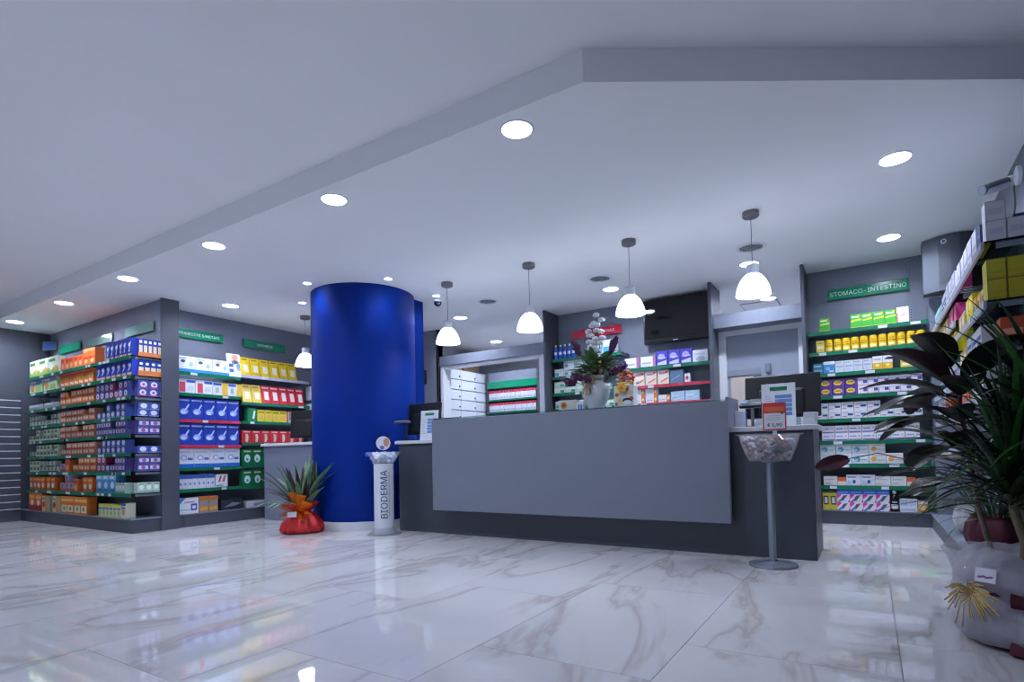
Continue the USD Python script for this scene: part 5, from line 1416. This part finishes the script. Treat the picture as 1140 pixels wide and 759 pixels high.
# a tail of tulle trailing from the bow back along the wall plinth
v, n = [], 14
for i in range(n + 1):
    u = i / n
    c = np.array([-0.19 - .03 * math.sin(PI * u), -0.12 + u * .62, .17 - .10 * u + .05 * math.sin(PI * u)])
    for q in range(9):
        w = (q - 4) / 4
        v.append(c + np.array([w * (.03 + .085 * u), w * .03, .02 * math.sin(q * 1.9 + u * 5) - .03 * abs(w) * u]))
f = [[i * 9 + q, i * 9 + q + 1, i * 9 + q + 10, i * 9 + q + 9] for i in range(n) for q in range(8)]
obj('tulle_tail', (np.array(v), np.array(f)), TUL, t, smooth=True)
g = MB()
r4 = random.Random(8)
bc = np.array([-0.205, -0.145, 0.20])
for k in range(60):
    a = r4.uniform(0, 2 * PI)
    L_ = r4.uniform(.05, .12)
    dd = np.array([math.cos(a) * .75, -math.cos(a) * .55 - .15, math.sin(a) * .8 - .15])
    g.tube([bc, bc + dd * L_ * .5 + [-.015, -.02, .012], bc + dd * L_ + [-.01, -.02, -.02]], .0026, 5)
obj('raffia_bow', g, M('#bfa56c', 0.75, name='straw_raffia'), t, smooth=True, label='straw raffia bow')
tagm = rotm([0, 0, 1], -.6) @ rotm([1, 0, 0], -.25)
tagm[:3, 3] = [-0.17, -0.205, 0.285]
obj('florist_tag', MB().box(-0.034, -0.0015, -0.026, 0.034, 0.0015, 0.026).move(tagm), M('#d3d2dc', 0.4), t, label='white florist tag with purple flourish')
fl_ = MB()
for k in range(4):
    fl_.ball((-.018 + .012 * k, -.002, -.008 + .003 * (k % 2)), .006, 1, (1.3, .25, .7))
obj('tag_flourish', fl_.move(tagm), M('#8a4a94', 0.5), t)
TRK = M('#6e6552', 0.8, name='cane_bark', noise=0.25, nscale=60, bump=0.3)
canes = [((0.0, 0.02), (-0.03, 0.0, 0.70)), ((0.05, -0.03), (0.05, -0.03, 0.88)), ((-0.03, -0.05), (-0.06, -0.05, 0.60)), ((0.08, 0.06), (0.13, 0.08, 0.72))]
tips = []
for (b0, e) in canes:
    p = [(b0[0], b0[1], 0.28), (b0[0] * .8 + e[0] * .2 + .01, b0[1] * .8 + e[1] * .2, .28 + (e[2] - .28) * .35), (b0[0] * .4 + e[0] * .6 - .006, b0[1] * .4 + e[1] * .6, .28 + (e[2] - .28) * .7), e]
    obj('cane', MB().tube(p, [0.019, 0.017, 0.016, 0.014], 12), TRK, t, smooth=True)
    tips.append(np.array(e))
SWD = leafmat('sword_green', '#0e2311', '#1f4024', 0.4, 0.1)
SWL = leafmat('sword_light', '#1f4d20', '#35682c', 0.4, 0.15)
sw = lambda u: min(1.0, (u + .08) * 3.5) * (1 - u ** 2.2) ** .8
for ti, tip in enumerate(tips):
    for k in range((70, 78, 66, 70)[ti]):
        a = k * 2.39996 + ti
        el = 1.35 - 1.35 * (k / 74) + r4.uniform(-.15, .15)
        d = (math.cos(a) * math.cos(el), math.sin(a) * math.cos(el), math.sin(el))
        L_ = r4.uniform(.36, .58)
        v, f = leafsheet(L_, r4.uniform(.020, .032), tip + np.array([0, 0,   .03 - .0018 * k]), d, (0, 1, 0), r4.uniform(.5, 1.15), 9, sw, .35, 2)
        v[:, 0] = np.minimum(v[:, 0], 0.338)
        v[:, 1] = np.minimum(v[:, 1], 0.54)
        obj('leaf', (v, f), SWL if (k * 7 + ti) % 5 == 0 else SWD, t, smooth=True)

t = thing('rubber_plant', 'dark rubber plant with big glossy leaves in burgundy wrapping before the shelf end', 'potted plant', (0.46, 3.27, 0))
obj('pot', MB().lathe([(0.0005, 0), (0.10, 0), (0.135, 0.24), (0.145, 0.24), (0.145, 0.26), (0.125, 0.26), (0.12, 0.22), (0.0005, 0.22)], n=36), BURG, t, smooth=35)
obj('soil', MB().lathe([(0.122, 0.235), (0.0005, 0.24)], n=24), SOIL, t)
obj('tulle_wrapping', MB().lathe([(0.10, 0.004), (0.15, 0.03), (0.158, 0.10), (0.15, 0.2), (0.165, 0.26), (0.19, 0.31)], n=84, wob=ruffle(0.04, 10, .2)), TUL, t, smooth=60, label='white tulle wrapping')
obj('stem', MB().tube([(0, 0, .22), (-.06, -.03, .5), (-.09, -.045, .8), (-.12, -.06, 1.06)], [.012, .011, .009, .006], 10), TRK, t, smooth=True)
FIC = leafmat('rubber_leaf', '#110d0c', '#181b12', 0.42, 0.03)
FICP = leafmat('rubber_leaf_young', '#1f0d13', '#2a141a', 0.4, 0.05)
oval = lambda u: (math.sin(PI * min(1, u * .97 + .015))) ** .62
r6 = random.Random(77)
LV = [(-2.5, .75, .36, 1.02, .17), (-2.9, .45, .34, 1.0, .16), (-1.0, .75, .36, 1.02, .17), (-.4, .6, .34, 1.04, .16), (-2.6, .25, .34, .88, .15), (-2.2, .05, .34, .78, .15), (-1.6, .5, .32, .98, .15), (3.0, .35, .33, .92, .14), (2.6, .8, .3, 1.04, .15)]
for k in range(17):
    LV.append((-2.5 + k * 2.4 + r6.uniform(-.3, .3), r6.uniform(-.1, .7), r6.uniform(.28, .34), .62 + .03 * k, r6.uniform(.12, .15)))
LV = LV[:26]
for i, (a, el, L_, z, w) in enumerate(LV):
    c = np.array([-.06 - (z - .5) * .10, -.03 - (z - .5) * .05, z - .02])
    d = np.array([math.cos(a) * math.cos(el), math.sin(a) * math.cos(el), math.sin(el)])
    q = obj('petiole', MB().tube([c, c + d * .07], .004, 6), M('#3c1c22', 0.5, name='petiole_red'), t, smooth=True)
    v, f = leafsheet(L_, w, c + d * .065, d, (0, 1, 0), .8, 10, oval, .22, 6)
    v[:, 1] = np.where(v[:, 0] > .02, np.minimum(v[:, 1], .205), v[:, 1])
    v[:, 0] = np.minimum(v[:, 0], .40)
    obj('leaf', (v, f), FIC if i % 6 else FICP, t, smooth=True)
# the one long low leaf reaching towards the counter end
pb = np.array([-0.02, 0.04, 0.52])
obj('petiole', MB().tube([(-.07, -.03, .55), (-.22, .14, .68), (-.42, .36, .735), (-.56, .46, .705)], .003, 6), M('#3c1c22', 0.5, name='petiole_red'), t, smooth=True)
v, f = leafsheet(.19, .085, (-.56, .46, .705), (-.84, -.50, -.22), (0, 1, 0), .35, 10, lambda u: (math.sin(PI * min(1, .05 + u * .95))) ** .55, .15, 6)
ax_ = np.array([-.84, -.50, -.22])
v = trimesh.transformations.transform_points(v, rotm(ax_, -1.15, (-.56, .46, .705)))
obj('leaf', (v, f), leafmat('burgundy_leaf', '#34131f', '#46192a', 0.5, 0.1), t, smooth=True, label='single burgundy leaf reaching to the counter')

for i, (x, y, s_, lab, pur) in enumerate([(0.63, 4.35, 1.0, 'grassy plant in burgundy wrapping on the wall plinth', True), (0.64, 5.15, 0.9, 'grassy plant in patterned white wrapping on the wall plinth', False)]):
    t = thing('grass_plant', lab, 'potted plant', (x, y, 0.1355))
    obj('pot', MB().lathe([(0.0005, 0), (0.10, 0), (0.15 * s_, 0.04), (0.165 * s_, 0.10), (0.15 * s_, 0.17), (0.12 * s_, 0.20), (0.13 * s_, .215), (0.11, 0.20), (0.0005, .18)], n=60, wob=ruffle(.025, 7, i)), BURG if pur else M('#b9b8c2', 0.6, name='white_paper_wrap', noise=.2, nscale=45), t, smooth=50, label='gathered wrapping')
    for k in range(44):
        a = r4.uniform(0, 2 * PI)
        el = r4.uniform(.35, 1.35)
        v, f = leafsheet(r4.uniform(.3, .5) * s_, .017, (.05 * math.cos(a), .05 * math.sin(a), .17), (math.cos(a) * math.cos(el), math.sin(a) * math.cos(el), math.sin(el)), (0, 1, 0), r4.uniform(.9, 1.8), 8, sw, .3, 2)
        v[:, 0] = np.minimum(v[:, 0], .225)
        obj('leaf', (v, f), SWD if k % 3 else SWL, t, smooth=True)
